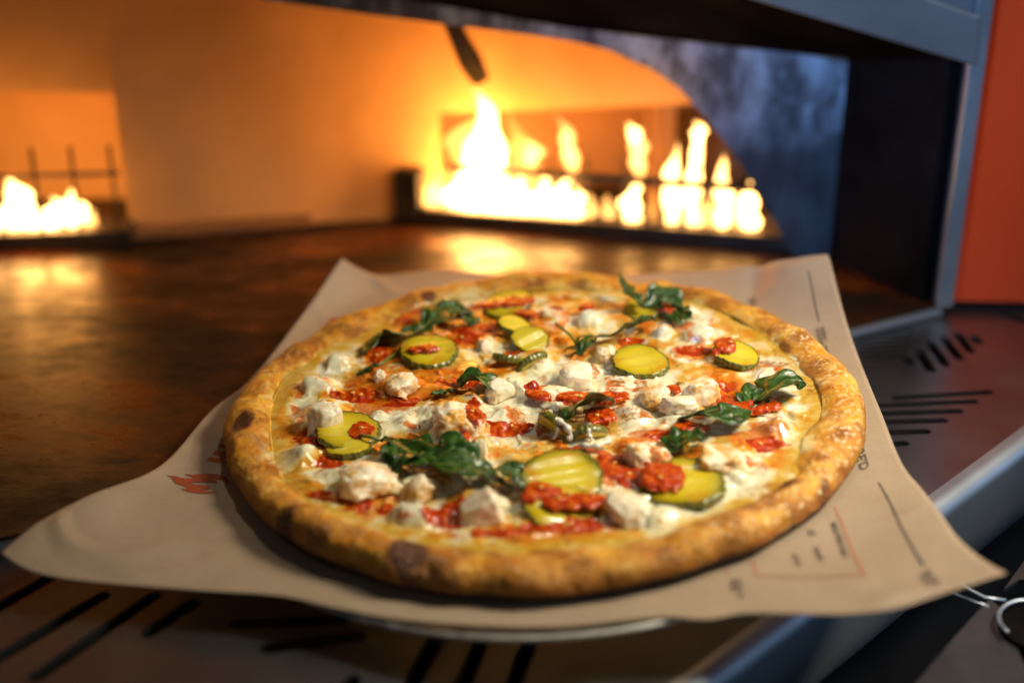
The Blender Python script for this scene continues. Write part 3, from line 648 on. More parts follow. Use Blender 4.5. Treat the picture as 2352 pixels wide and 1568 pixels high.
# brown char on the crust / cheese: px,py,w,h,amount,h_mm
BR = [(560, 968, 62, 46, 1.0, 14), (650, 1192, 62, 38, .95, 14), (718, 1226, 90, 30, .7, 14), (940, 1262, 120, 62, 1.15, 14), (990, 1290, 110, 36, .8, 14), (1795, 788, 60, 40, .8, 14), (1730, 745, 50, 26, .6, 14), (1835, 772, 70, 26, .6, 15), (1785, 1106, 110, 26, .9, 12), (1905, 1110, 34, 40, .8, 13),
      (1870, 885, 50, 34, .8, 12), (1350, 616, 120, 16, .7, 16), (1290, 638, 50, 20, .4, 12), (1690, 1180, 160, 28, .6, 12), (1770, 1150, 30, 36, .7, 13), (1850, 1150, 60, 40, .5, 13), (1560, 685, 60, 22, .6, 12), (1645, 690, 60, 24, .6, 14), (1760, 712, 60, 20, .5, 14), (610, 1010, 60, 40, .5, 13),
      (640, 1080, 60, 34, .55, 12), (585, 890, 60, 40, .5, 14), (690, 800, 90, 30, .5, 14), (1110, 648, 60, 20, .5, 14), (1060, 655, 30, 12, .6, 14), (1450, 955, 60, 24, .7, 12), (1800, 960, 40, 22, .7, 12), (1140, 990, 60, 26, .7, 11), (1210, 1300, 200, 40, .4, 13), (560, 1080, 30, 60, .5, 12), (1640, 1215, 120, 20, .5, 13),
      (1770, 1250, 60, 40, .4, 12), (1500, 800, 36, 16, .6, 10), (1080, 1240, 80, 20, .5, 12), (985, 690, 40, 16, .9, 11), (1820, 1010, 40, 30, .4, 12), (1500, 1300, 160, 40, .3, 8), (1810, 935, 40, 20, .5, 12), (1920, 960, 30, 60, .35, 10)]
def ell(x, y, e, h=0.010):
    c = PZ(e[0], e[1], h); mpp = 0.000192 * (1 - (e[1] - 940) * -0.00000) * (0.642 + c[1] * 0.92) / 0.642
    return c[0], c[1], e[2] * 0.5 * mpp, e[3] * 0.5 * mpp / 0.46
def field(x, y, lst, h=0.010, soft=1.0, ns_=0.35, seed=0):
    out = np.zeros_like(x); nz_ = 1 + ns_ * fbm(x * 120, y * 120, None, 4, 70 + seed)
    for e in lst:
        a_, b_, rx, ry = ell(x, y, e, (e[5] * .001 if len(e) > 5 and h is None else (h or .01)))
        d_ = np.sqrt(((x - a_) / (rx + 1e-6)) ** 2 + ((y - b_) / (ry + 1e-6)) ** 2) * nz_
        out = np.maximum(out, e[4] * (1 - sstep(0.55, 1.25 * soft, d_)))
    return out
# build ring grid
def cheeseH(x, y):
    z = H0(x, y); wob = 1 + .30 * fbm(x * 130 + 3, y * 130, None, 3, 87)
    for (px, py, w_, h_, k_, yw) in CH:
        a_, b_ = PZ(px, py, .012); rx = w_ * .5 * .000192; ry = rx * .85
        d_ = np.sqrt(((x - a_) / rx) ** 2 + ((y - b_) / ry) ** 2) * wob
        if k_ == 2: z = z + min(.0056, h_ * .000105) * (.75 * np.clip(1 - d_ ** 2, 0, 1) ** .6 + .25 * (1 - sstep(.3, 1.5, d_)))
        else: z = z + 0.0030 * (1 - sstep(0.7, 1.6, d_))
    for (px, py, w_, h_, hh, br) in BL:
        a_, b_ = PZ(px, py, .012); rx = w_ * .5 * .000192; ry = h_ * .5 * .000192 / .55
        d_ = np.sqrt(((x - a_) / rx) ** 2 + ((y - b_) / ry) ** 2) * (1 + .4 * (wob - 1))
        z = z + hh * .001 * (1 - sstep(0.0, 1.15, d_))
    # ropey melted strands
    z = z + 0.0010 * (1 - np.abs(fbm(x * 55 + 7, y * 95, None, 2, 131)) * 5).clip(0, 1) - 0.0004
    return z

rows = []
tI = np.linspace(0, 1, NR) ** 0.75
for t in tI:
    r_ = Rin * t; rows.append((r_ * cx, r_ * sx, None, t))
X = np.stack([q[0] for q in rows]); Y = np.stack([q[1] for q in rows])
Zc = cheeseH(X, Y)
blend = sstep(0.90, 1.0, tI)[:, None]
Zedge = 0.0100 + 0.00005 * vn(cx * 8, sx * 8, None, 6)[None]
Zc = Zc * (1 - blend) + Zedge * blend + 0.0 * Zc
# crust arc
sA = np.linspace(0, 1, NC)[1:]
rc = (Rout + Rin) / 2; wh = (Rout - Rin) / 2
CX, CY, CZ, NXX, NZZ = [], [], [], [], []
for s_ in sA:
    al = math.pi * s_ * 1.0
    r_ = rc - wh * np.cos(al) * 1.0
    if s_ < .5: z_ = 0.0100 + (hc_ - 0.0100) * math.sin(al) ** 1.9
    else:
        k_ = (s_ - .5) / .5; r_ = rc + wh * math.sin(k_ * math.pi / 2) ** 0.72; z_ = hc_ * (math.cos(k_ * math.pi / 2) ** 0.62)
        if k_ > .9: r_ = r_ - wh * 0.30 * ((k_ - .9) / .1)
    nr_ = -math.cos(al); nz_ = abs(math.sin(al)) + .1
    CX.append(r_ * cx); CY.append(r_ * sx); CZ.append(z_ + 0 * cx); NXX.append(nr_ + 0 * cx); NZZ.append(nz_ + 0 * cx)
CX, CY, CZ, NXX, NZZ = map(np.stack, (CX, CY, CZ, NXX, NZZ))
amp = 1.15 * (sstep(0.0, .15, sA) * sstep(1.0, .88, sA))[:, None]
disp = 0.0024 * fbm(CX * 40, CY * 40, CZ * 40, 2, 141) + 0.0007 * fbm(CX * 120, CY * 120, CZ * 120, 2, 151) + 0.00038 * fbm(CX * 420, CY * 420, CZ * 420, 3, 171) \
    + 0.0014 * np.maximum(0, vn(CX * 70, CY * 70, CZ * 70, 163) - .3)
disp *= amp
ll = np.hypot(NXX, NZZ); cxx = np.broadcast_to(cx, CX.shape); sxx = np.broadcast_to(sx, CX.shape)
CX2 = CX + disp * NXX / ll * cxx; CY2 = CY + disp * NXX / ll * sxx; CZ2 = np.maximum(CZ + disp * NZZ / ll, 0.0)

def gridmesh(name, X, Y, Z, cols, m, parent):
    nr, nt = X.shape
    vs = np.stack([X, Y, Z], -1).reshape(-1, 3).astype(np.float32); idx = np.arange(nr * nt).reshape(nr, nt)
    a_, b_ = idx[:-1], idx[1:]; f = np.stack([a_, b_, np.roll(b_, -1, 1), np.roll(a_, -1, 1)], -1).reshape(-1, 4)
    me = bpy.data.meshes.new(name); me.vertices.add(len(vs)); me.vertices.foreach_set('co', vs.ravel())
    me.loops.add(f.size); me.loops.foreach_set('vertex_index', f.ravel().astype(np.int32))
    me.polygons.add(len(f)); me.polygons.foreach_set('loop_start', np.arange(0, f.size, 4, dtype=np.int32)); me.polygons.foreach_set('loop_total', np.full(len(f), 4, dtype=np.int32))
    me.update(calc_edges=True); me.polygons.foreach_set('use_smooth', np.ones(len(f), dtype=bool))
    for nme, c in cols.items():
        at = me.color_attributes.new(nme, 'FLOAT_COLOR', 'POINT'); at.data.foreach_set('color', c.reshape(-1, 4).astype(np.float32).ravel())
    me.materials.append(m); me.validate(); return link(bpy.data.objects.new(name, me), parent)

def masks(x, y, z, crust):
    br = field(x, y, BR, None, 1.0, .45, 1)
    n1 = fbm(x * 90, y * 90, z * 90, 4, 201); n2 = fbm(x * 260, y * 260, z * 260, 3, 211)
    if crust: br = np.maximum(br, sstep(.0, .42, n1 + .35 * n2) * .62)
    else: br = np.maximum(br * .8, sstep(.22, .5, n1 + .35 * n2) * .62)
    wh_ = field(x, y, WH + [(c[0], c[1], c[2] * 1.15, c[3] * 1.1, .95) for c in CH if c[4] == 2], .010, 1.2, .5, 2); oi = field(x, y, [(o[0], o[1], o[2] * 1.2, o[3] * 1.15, o[4]) for o in OI], .010, 1.1, .6, 3)
    return br, wh_, oi, n1, n2
br, wh_, oi, n1, n2 = masks(X, Y, Zc, False)
for (px, py, w_, h_, hh, b__) in BL:
    a_, b_, rx, ry = ell(X, Y, (px, py - 8, w_ * .7, h_ * .6), .014)
    br = np.maximum(br, b__ * .7 * np.exp(-(((X - a_) / rx) ** 2 + ((Y - b_) / ry) ** 2) * 1.5) * (1 + n2 * 1.2))
rim = sstep(.90, 1.02, tI)[:, None] + 0 * X
red = np.zeros_like(X)
for e in SA:
    a_, b_, rx, ry = ell(X, Y, e, .011)
    red = np.maximum(red, 1 - sstep(.7, 1.5, np.sqrt(((X - a_) / rx) ** 2 + ((Y - b_) / ry) ** 2) * (1 + .5 * n2)))
oi = np.maximum(oi * (1 - .0 * rim), 0); wh_ = np.clip(np.maximum(wh_, .16 + .55 * sstep(.0, .4, -n1)), 0, 1) * (1 - .45 * rim)
col1 = np.stack([br, wh_, np.maximum(oi, .40 + .5 * sstep(.0, .4, n1)) * (1 - .6 * rim), red * (1 - rim * .5)], -1); col2 = np.stack([rim, 0 * rim, 0 * rim, np.ones_like(rim)], -1)
# crust masks
brc, whc, oic, n1c, n2c = masks(CX, CY, CZ, True)
sAb = sA[:, None] + 0 * CX
inner_m = 1 - sstep(0.0, .42, sAb + .25 * n1c)
char = sstep(0.90, 0.97, sAb + .03 * n2c)
brc = np.maximum(brc, .62 * sstep(.58, .92, sAb + .22 * n1c) * (.55 + .45 * sstep(.08, -.08, CY)))
flour = sstep(.1, .5, .35 + fbm(CX * 22, CY * 22, CZ * 22, 2, 311)) * (.35 + .65 * sstep(.03, .10, CX)) * sstep(.25, .5, sAb) * sstep(.9, .75, sAb)
colc1 = np.stack([brc, np.maximum(whc, sstep(-.05, .3, -n1c)) * inner_m, oic * .3 * inner_m, char], -1); colc2 = np.stack([inner_m, flour, n1c * .5 + .5, np.ones_like(char)], -1)
Xa = np.concatenate([X[-1:], CX2]); Ya = np.concatenate([Y[-1:], CY2]); Za = np.concatenate([Zc[-1:], CZ2])
colc1 = np.concatenate([colc1[:1], colc1]); colc2 = np.concatenate([colc2[:1], colc2])

# crust material
m, nt, p = newmat('baked_crust')
A1_ = N(nt, 'ShaderNodeVertexColor', layer_name='ca'); A2_ = N(nt, 'ShaderNodeVertexColor', layer_name='cb')
s1_ = N(nt, 'ShaderNodeSeparateColor'); s2_ = N(nt, 'ShaderNodeSeparateColor'); nt.links.new(A1_.outputs[0], s1_.inputs[0]); nt.links.new(A2_.outputs[0], s2_.inputs[0])
nz1 = noise(nt, 190, 6, 0.65); nz2 = noise(nt, 620, 5, 0.7); nz3 = noise(nt, 60, 4, .6)
base = ramp(nt, nz3, [(0.32, (0.44, 0.130, 0.006)), (0.50, (0.62, 0.255, 0.012)), (0.70, (0.72, 0.39, 0.035))])
base = mix(nt, ramp(nt, nz1, [(0.46, 0.0), (0.66, 0.75)]), base, (0.78, 0.52, 0.12))
base = mix(nt, ramp(nt, noise(nt, 95, 5, .65), [(0.52, 0.0), (0.64, 0.70)]), base, (0.38, 0.105, 0.006))
base = mix(nt, mth(nt, 'MULTIPLY', s2_.outputs[0], 0.40), base, (0.56, 0.34, 0.03))
base = mix(nt, mth(nt, 'MULTIPLY', s1_.outputs[1], ramp(nt, nz1, [(0.40, 0.0), (0.56, .9)])), base, (0.74, 0.62, 0.30))
base = mix(nt, mth(nt, 'MULTIPLY', mth(nt, 'MULTIPLY', ramp(nt, nz2, [(0.60, 0.0), (0.72, 1.0)]), 0.5), 1.0), base, (0.80, 0.60, 0.30))
bw = mth(nt, 'MULTIPLY', s1_.outputs[0], ramp(nt, nz2, [(0.2, 0.55), (0.6, 1.25)]), True)
base = mix(nt, bw, base, ramp(nt, s1_.outputs[0], [(0.40, (0.30, 0.085, 0.006)), (1.0, (0.07, 0.020, 0.007))]))
base = mix(nt, mth(nt, 'MULTIPLY', s2_.outputs[1], ramp(nt, noise(nt, 560, 3, .6), [(.54, 0.0), (.64, .8)])), base, (0.86, 0.70, 0.42))
base = mix(nt, A1_.outputs[1], base, (0.030, 0.014, 0.008))
nt.links.new(base, p.inputs['Base Color'])
nt.links.new(ramp(nt, nz1, [(0.35, 0.50), (0.65, 0.75)]), p.inputs['Roughness']); p.inputs['Specular IOR Level'].default_value = .35; nt.links.new(ramp(nt, nz1, [(0.35, 0.50), (0.65, 0.75)]), p.inputs['Roughness'])
p.inputs['Subsurface Weight'].default_value = 0.12; p.inputs['Subsurface Radius'].default_value = (1, .4, .15); p.inputs['Subsurface Scale'].default_value = 0.002
bump(nt, p, mix(nt, 0.5, nz2, noise(nt, 1500, 3, .7)), 0.65, 0.0006)
M['crust'] = m
# cheese material
m, nt, p = newmat('melted_cheese')
A1_ = N(nt, 'ShaderNodeVertexColor', layer_name='ca'); A2_ = N(nt, 'ShaderNodeVertexColor', layer_name='cb')
s1_ = N(nt, 'ShaderNodeSeparateColor'); s2_ = N(nt, 'ShaderNodeSeparateColor'); nt.links.new(A1_.outputs[0], s1_.inputs[0]); nt.links.new(A2_.outputs[0], s2_.inputs[0])
nz1 = noise(nt, 110, 6, 0.6, dist=.6); nz2 = noise(nt, 420, 5, 0.65); nz3 = noise(nt, 240, 4, .6, dist=1.0)
def thr(mask, nzv, lo, hi, k=0.9):
    return ramp(nt, mth(nt, 'ADD', mask, mth(nt, 'MULTIPLY', mth(nt, 'SUBTRACT', nzv, 0.5), k * 2)), [(lo, 0.0), (hi, 1.0)])
base = ramp(nt, nz1, [(0.3, (0.58, 0.29, 0.018)), (0.48, (0.60, 0.38, 0.06)), (0.62, (0.64, 0.52, 0.20))])
white = ramp(nt, nz3, [(0.3, (0.70, 0.64, 0.36)), (0.6, (0.84, 0.82, 0.62))])
oil = ramp(nt, nz3, [(0.3, (0.52, 0.055, 0.002)), (0.52, (0.66, 0.17, 0.006)), (0.75, (0.72, 0.36, 0.02))])
base = mix(nt, thr(s1_.outputs[2], nz3, 0.25, 0.70), base, oil)
base = mix(nt, thr(s1_.outputs[1], nz1, 0.12, 0.42, 0.8), base, (0.72, 0.47, 0.085))
base = mix(nt, thr(s1_.outputs[1], nz1, 0.36, 0.74, 0.8), base, white)
base = mix(nt, mth(nt, 'MULTIPLY', thr(s1_.outputs[2], nz1, 0.75, 0.95, 1.0), .9), base, oil)
base = mix(nt, thr(A1_.outputs[1], nz3, 0.55, 0.75, .8), base, (0.42, 0.030, 0.003))
base = mix(nt, mth(nt, 'MULTIPLY', thr(s1_.outputs[0], nz2, 0.45, 0.75), .85), base, (0.34, 0.11, 0.010))
base = mix(nt, mth(nt, 'MULTIPLY', s2_.outputs[0], 0.45), base, (0.58, 0.36, 0.03))
base = mix(nt, ramp(nt, noise(nt, 150, 3, .6, dist=.4), [(0.62, 0.0), (0.70, .75)]), base, (0.46, 0.17, 0.012))
base = mix(nt, ramp(nt, noise(nt, 900, 2, .5), [(0.74, 0.0), (0.78, 0.8)]), base, (0.10, 0.05, 0.02))
nt.links.new(base, p.inputs['Base Color'])
nt.links.new(ramp(nt, nz2, [(0.35, 0.09), (0.65, 0.22)]), p.inputs['Roughness'])
p.inputs['Subsurface Weight'].default_value = 0.45; p.inputs['Subsurface Radius'].default_value = (1, .75, .4); p.inputs['Subsurface Scale'].default_value = 0.004
p.inputs['Coat Weight'].default_value = 0.4; p.inputs['Coat Roughness'].default_value = 0.07
bump(nt, p, mix(nt, 0.4, nz3, nz2), 0.22, 0.0008)
M['cheese'] = m
KO = 16; tk = (np.arange(KO) / (KO - 1))[:, None]; ragged = .35 + .65 * sstep(-.5, .5, vn(cx * 14, sx * 14, None, 77))[None]
Xo, Yo, Zo = CX2[:KO], CY2[:KO], CZ2[:KO] + .00030 * np.minimum(1, tk * 5) * (1 - tk / ragged)
c1o = np.repeat(col1[-1:], KO, 0); c2o = np.repeat(col2[-1:], KO, 0)
c1o[..., 0] = np.maximum(c1o[..., 0], colc1[:KO, :, 0]); c1o[..., 1] = np.maximum(whc[:KO], .5 * sstep(-.1, .3, -n1c[:KO]))
cheese = gridmesh('melted_cheese', np.concatenate([X, Xo]), np.concatenate([Y, Yo]), np.concatenate([Zc, Zo]), {'ca': np.concatenate([col1, c1o]), 'cb': np.concatenate([col2, c2o])}, M['cheese'], pizza)
crust = gridmesh('crust', Xa, Ya, Za, {'ca': colc1, 'cb': colc2}, M['crust'], pizza)
# dough underside
vsb = [(Rout[k] * .93 * cx[k], Rout[k] * .93 * sx[k], 0.0002) for k in range(0, NT, 10)]
mesh_obj('base_underside', vsb + [(x_, y_, .002) for x_, y_, _ in vsb], [tuple(range(len(vsb)))[::-1], tuple(range(len(vsb), 2 * len(vsb)))], M['crust'], pizza)

def Hat(x, y): return float(cheeseH(np.array([x]), np.array([y]))[0])

# ---- sauce
m, nt, p = newmat('chunky_sauce')
nz1 = noise(nt, 330, 5, .6); nz2 = noise(nt, 900, 3, .6)
nt.links.new(ramp(nt, nz1, [(0.3, (0.28, 0.014, 0.001)), (0.52, (0.50, 0.048, 0.002)), (0.72, (0.68, 0.18, 0.006))]), p.inputs['Base Color'])
p.inputs['Roughness'].default_value = 0.18; p.inputs['Coat Weight'].default_value = .15; p.inputs['Coat Roughness'].default_value = .06
p.inputs['Subsurface Weight'].default_value = .06; p.inputs['Subsurface Radius'].default_value = (1, .2, .1); p.inputs['Subsurface Scale'].default_value = .002
bump(nt, p, nz1, .5, .0008); M['sauce'] = m
M['seed'] = simple('tomato_seed', (0.75, 0.42, 0.08), .2, 0, .15, 300, spec=.6)

def sauce(e, i):
    px, py, w_, h_, rot, thk, lift = e
    thk *= .001; lift *= .001
    a_, b_ = PZ(px, py, .0095 + lift); rx = w_ * .5 * .000192 * 1.08; ry = h_ * .5 * .000192 / .42; rx *= 1.12; thk *= .66 if lift > 2.2 else .46
    n = 52; g = np.linspace(-1.25, 1.25, n); U, V = np.meshgrid(g, g, indexing='ij')
    cr, sr = math.cos(R(-rot)), math.sin(R(-rot))
    x = a_ + U * rx * cr - V * ry * sr; y = b_ + U * rx * sr + V * ry * cr
    d_ = np.sqrt(U ** 2 + V ** 2) + .62 * fbm(x * 150, y * 150, None, 3, 401 + i)
    body = np.sqrt(np.clip(1 - d_ ** 2, 0, 1)) * .75
    lumps = np.abs(fbm(x * 330, y * 330, None, 2, 431 + i)) * 1.3
    hh = thk * body * (.45 + .55 * lumps * 1.4) + thk * .25 * body
    ground = cheeseH(x, y)
    if lift > .0022: gz = .0100 + lift * 1.12 + 0 * x
    else: gz = ground + lift * .3
    z = gz + hh - .0006
    keep = (d_ < 1.02)
    idx = np.arange(n * n).reshape(n, n)
    q = np.stack([idx[:-1, :-1], idx[1:, :-1], idx[1:, 1:], idx[:-1, 1:]], -1).reshape(-1, 4)
    kf = keep.ravel()[q].all(1)
    # skirt down at the rim
    z = np.where(d_ > .93, z - .0012, z)
    vs_ = np.stack([x, y, z], -1).reshape(-1, 3); q = q[kf]
    used = np.unique(q); mp = -np.ones(n * n, int); mp[used] = np.arange(len(used))
    if len(q) < 4: return
    o = mesh_obj('sauce_dollop', vs_[used].tolist(), mp[q].tolist(), M['sauce'], pizza)
    if w_ * h_ > 1500:
        for k in range(1 + (i % 3 == 0)):
            t_ = rng.uniform(0, 2 * math.pi); r_ = rng.uniform(0, .55); uu = r_ * math.cos(t_); vv_ = r_ * math.sin(t_)
            ii = int((uu + 1.25) / 2.5 * (n - 1)); jj = int((vv_ + 1.25) / 2.5 * (n - 1))
            bm = bmesh.new(); bmesh.ops.create_uvsphere(bm, u_segments=10, v_segments=7, radius=.0009)
            an_ = rng.uniform(0, 3)
            for v_ in bm.verts:
                c_ = v_.co; v_.co = Vector((c_.x * 1.3 * math.cos(an_) - c_.y * math.sin(an_), c_.x * 1.3 * math.sin(an_) + c_.y * math.cos(an_), c_.z * .6)) + Vector((x[ii, jj], y[ii, jj], z[ii, jj] + .0002))
            from_bm('seed', bm, M['seed'], o, True)
for i, e in enumerate(SA): sauce(e, i)

# ---- pickles: crinkle-cut chips
m, nt, p = newmat('pickle_flesh')
tc = N(nt, 'ShaderNodeTexCoord'); ln_n = N(nt, 'ShaderNodeVectorMath', operation='LENGTH'); nt.links.new(tc.outputs['Object'], ln_n.inputs[0])
sxyz = N(nt, 'ShaderNodeSeparateXYZ'); nt.links.new(tc.outputs['Object'], sxyz.inputs[0])
nz1 = noise(nt, 260, 4, .6); rr_n = mth(nt, 'ADD', ln_n.outputs[1], mth(nt, 'MULTIPLY', mth(nt, 'SUBTRACT', nz1, .5), .003))
base = ramp(nt, mth(nt, 'MULTIPLY', rr_n, 60), [(0.20, (0.68, 0.56, 0.05)), (0.55, (0.60, 0.46, 0.006)), (0.78, (0.42, 0.32, 0.005)), (0.92, (0.14, 0.13, 0.006))])
base = mix(nt, ramp(nt, noise(nt, 120, 3), [(.4, 0.0), (.7, .35)]), base, (0.62, 0.52, 0.09))
base = mix(nt, ramp(nt, noise(nt, 75, 4, .6, dist=.5), [(.56, 0.0), (.66, .65)]), base, (0.60, 0.20, 0.006))
nt.links.new(base, p.inputs['Base Color']); p.inputs['Roughness'].default_value = .26; p.inputs['Coat Weight'].default_value = .15
p.inputs['Subsurface Weight'].default_value = .35; p.inputs['Subsurface Radius'].default_value = (1, 1, .2); p.inputs['Subsurface Scale'].default_value = .003
bump(nt, p, nz1, .25, .0006); M['pickle'] = m
M['rind'] = simple('pickle_rind', (0.13, 0.125, 0.014), .25, 0, .6, 420, .4, 700, .0006, coat=.3)
def pickle(px, py, w_, tx, ty, rz, lift, sc=1.0, seed=0, ell_=1.0):
    """tx,ty: tilt in degrees about local x / y; lift in mm over the cheese"""
    r0_ = w_ * .5 * .000192 * sc; x0, y0 = PZ(px, py, .0105 + lift * .001)
    th2 = .0018; nseg = 96; nr = 14; vs_ = []; fs_ = []
    def rad_(a): return r0_ * (1 + .022 * math.sin(a * 22 + seed) + .02 * math.sin(a * 9 + seed * 3) * (1 if True else 0) + .05 * math.sin(2 * a + seed) + .03 * math.sin(3 * a + seed * 2))
    def zz_(x, y): return .00028 * math.sin(y / .0014) * math.exp(-(math.hypot(x, y) / (r0_ * .98)) ** 8) + .0006 * math.sin(x * 160 + seed) + .0009 * math.sin(y * 130 + seed * 2)
    for side in (1, -1):
        base_i = len(vs_)
        for i in range(nr):
            t = i / (nr - 1)
            for k in range(nseg):
                a = 2 * math.pi * k / nseg; r_ = rad_(a) * t * .985; x_, y_ = r_ * math.cos(a) * ell_, r_ * math.sin(a)
                vs_.append((x_, y_, side * th2 * (1 - .25 * t ** 8) + zz_(x_, y_)))
        for i in range(nr - 1):
            for k in range(nseg):
                k2 = (k + 1) % nseg; q = (base_i + i * nseg + k, base_i + i * nseg + k2, base_i + (i + 1) * nseg + k2, base_i + (i + 1) * nseg + k)
                fs_.append(q if side < 0 else q[::-1])
    o = mesh_obj('pickle_slice', vs_, fs_, M['pickle'], pizza)
    o.location = (x0, y0, .0105 + lift * .001 - .0013); o.rotation_euler = (R(tx), R(ty), R(rz))
    # rind ring
    vr = []; fr_ = []
    pr_ = [(.965, 1.0), (1.0, .75), (1.03, .25), (1.035, -.25), (1.0, -.75), (.965, -1.0)]
    for k in range(nseg):
        a = 2 * math.pi * k / nseg
        for (f_, g_) in pr_:
            r_ = rad_(a) * f_; x_, y_ = r_ * math.cos(a) * ell_, r_ * math.sin(a); vr.append((x_, y_, g_ * th2 * .98 + zz_(x_, y_)))
    for k in range(nseg):
        for j in range(5): a0 = k * 6 + j; b0 = ((k + 1) % nseg) * 6 + j; fr_.append((a0, b0, b0 + 1, a0 + 1))
    mesh_obj('rind', vr, fr_, M['rind'], o)
PK = [(1166, 695, 132, 3, -2, 0, 2.4), (1182, 744, 88, 14, 18, 10, 3.2), (1218, 778, 92, 20, -12, 30, 2.0), (1172, 815, 84, -30, 14, -10, 2.2), (1222, 828, 76, -36, -16, 20, 2.4), (985, 803, 142, 4, -2, 8, 2.8), (1470, 825, 142, 8, 3, 20, 3.0),
      (1488, 702, 128, 6, -4, 0, 1.6), (1692, 810, 108, 6, 6, 0, 2.4), (798, 984, 150, 8, 3, 14, 2.6), (1290, 1098, 172, 16, 4, 15, 3.6), (1568, 1106, 166, 8, -5, 0, 2.8), (1274, 975, 92, -52, 34, -20, 3.2), (1352, 988, 78, -48, -20, -10, 2.6),
      (800, 1024, 96, 6, 0, 0, 0.6), (1286, 1162, 150, 6, 2, 0, 0.8), (1590, 1140, 120, 20, 10, 0, 0.4)]
for i, q in enumerate(PK): pickle(*q, seed=i * 1.9)

# ---- chicken
m, nt, p = newmat('chicken')
nz1 = noise(nt, 130, 5, .62, dist=.5); nz2 = noise(nt, 700, 4, .6); nz3 = noise(nt, 300, 4, .65, scl=(1, .35, 1))
oi_ = N(nt, 'ShaderNodeObjectInfo')
base = ramp(nt, nz3, [(.3, (.84, .73, .48)), (.6, (.93, .88, .70))])
at = N(nt, 'ShaderNodeVertexColor', layer_name='ca'); sp3 = N(nt, 'ShaderNodeSeparateColor'); nt.links.new(at.outputs[0], sp3.inputs[0])
base = mix(nt, mth(nt, 'MULTIPLY', sp3.outputs[0], ramp(nt, nz1, [(.42, 0.0), (.62, 1.0)]), True), base, (.64, .33, .03))
base = mix(nt, mth(nt, 'MULTIPLY', sp3.outputs[1], ramp(nt, nz1, [(.60, 0.0), (.70, 1.0)]), True), base, (.09, .04, .015))
base = mix(nt, mth(nt, 'MULTIPLY', sp3.outputs[2], .7), base, (.62, .30, .05))
nt.links.new(base, p.inputs['Base Color']); nt.links.new(ramp(nt, nz2, [(.35, .28), (.65, .5)]), p.inputs['Roughness'])
p.inputs['Subsurface Weight'].default_value = .5; p.inputs['Subsurface Radius'].default_value = (1, .7, .4); p.inputs['Subsurface Scale'].default_value = .004
p.inputs['Coat Weight'].default_value = .25; p.inputs['Coat Roughness'].default_value = .15; bump(nt, p, mix(nt, .5, nz3, nz2), .3, .0007); M['chicken'] = m
ico = None
def chicken(px, py, w_, h_, kind, yw, i):
    bm = bmesh.new(); bmesh.ops.create_icosphere(bm, subdivisions=5, radius=1.0)
    co = np.array([v_.co[:] for v_ in bm.verts]); fs_ = [[v_.index for v_ in f.verts] for f in bm.faces]; bm.free()
    r2 = np.random.default_rng(500 + i)
    if kind == 2: return
    pw = {0: .58, 1: .72}[kind]; q = np.sign(co) * np.abs(co) ** pw; q /= np.abs(q).max()
    for _ in range({0: 5, 1: 6}[kind]):
        n_ = r2.normal(size=3); n_ /= np.linalg.norm(n_); d_ = r2.uniform(.68, .98)
        ov = np.maximum(0, q @ n_ - d_); q = q - ov[:, None] * n_ * .9
    s_ = w_ * .5 * .000192 * .90; sy = s_ * r2.uniform(.75, 1.0); sz = min(.0085, max(.0026, h_ * .5 * .000192 * .95))
    nn = fbm(q[:, 0] * 2.2 + i, q[:, 1] * 2.2, q[:, 2] * 2.2, 4, 600 + i); n3 = fbm(q[:, 0] * 7 + i, q[:, 1] * 7, q[:, 2] * 3, 3, 700 + i)
    q = q * (1 + {0: .13, 1: .20}[kind] * nn + {0: .015, 1: .04}[kind] * n3)[:, None]
    x0, y0 = PZ(px, py + h_ * .12, .0105 + sz * .9); c_, s2 = math.cos(yw), math.sin(yw)
    tl = r2.uniform(-.25, .25); ql = q * np.array([s_, sy, sz])
    ql[:, 2] += ql[:, 0] * tl
    xr = ql[:, 0] * c_ - ql[:, 1] * s2; yr = ql[:, 0] * s2 + ql[:, 1] * c_; zr_ = ql[:, 2]
    gz = Hat(x0, y0); zc_ = gz + sz * {0: .42, 1: .34}[kind]
    hz_ = zr_ + zc_ - gz; fl_ = 1 + .25 * np.exp(-np.maximum(hz_, 0) / .0016) * (.6 + .8 * nn)
    vs_ = np.stack([xr * fl_ + x0, yr * fl_ + y0, zr_ + zc_], -1)
    me = bpy.data.meshes.new('chicken_piece'); me.from_pydata(vs_.tolist(), [], fs_); me.update(); me.polygons.foreach_set('use_smooth', [True] * len(me.polygons))
    at_ = me.color_attributes.new('ca', 'FLOAT_COLOR', 'POINT'); low = np.exp(-np.maximum(hz_, 0) / .0022)
    st = {0: .25, 1: 1.0, 2: .7}[kind]; ch = {0: .0, 1: .9, 2: .15}[kind]
    colr = np.stack([st + 0 * nn, ch * sstep(-.1, .3, nn), low * (.35 + .4 * sstep(0, .3, n3)), 1 + 0 * nn], -1); at_.data.foreach_set('color', colr.astype(np.float32).ravel())
    me.materials.append(M['chicken']); link(bpy.data.objects.new('chicken_piece', me), pizza)
for i, q in enumerate(CH): chicken(*q, i)

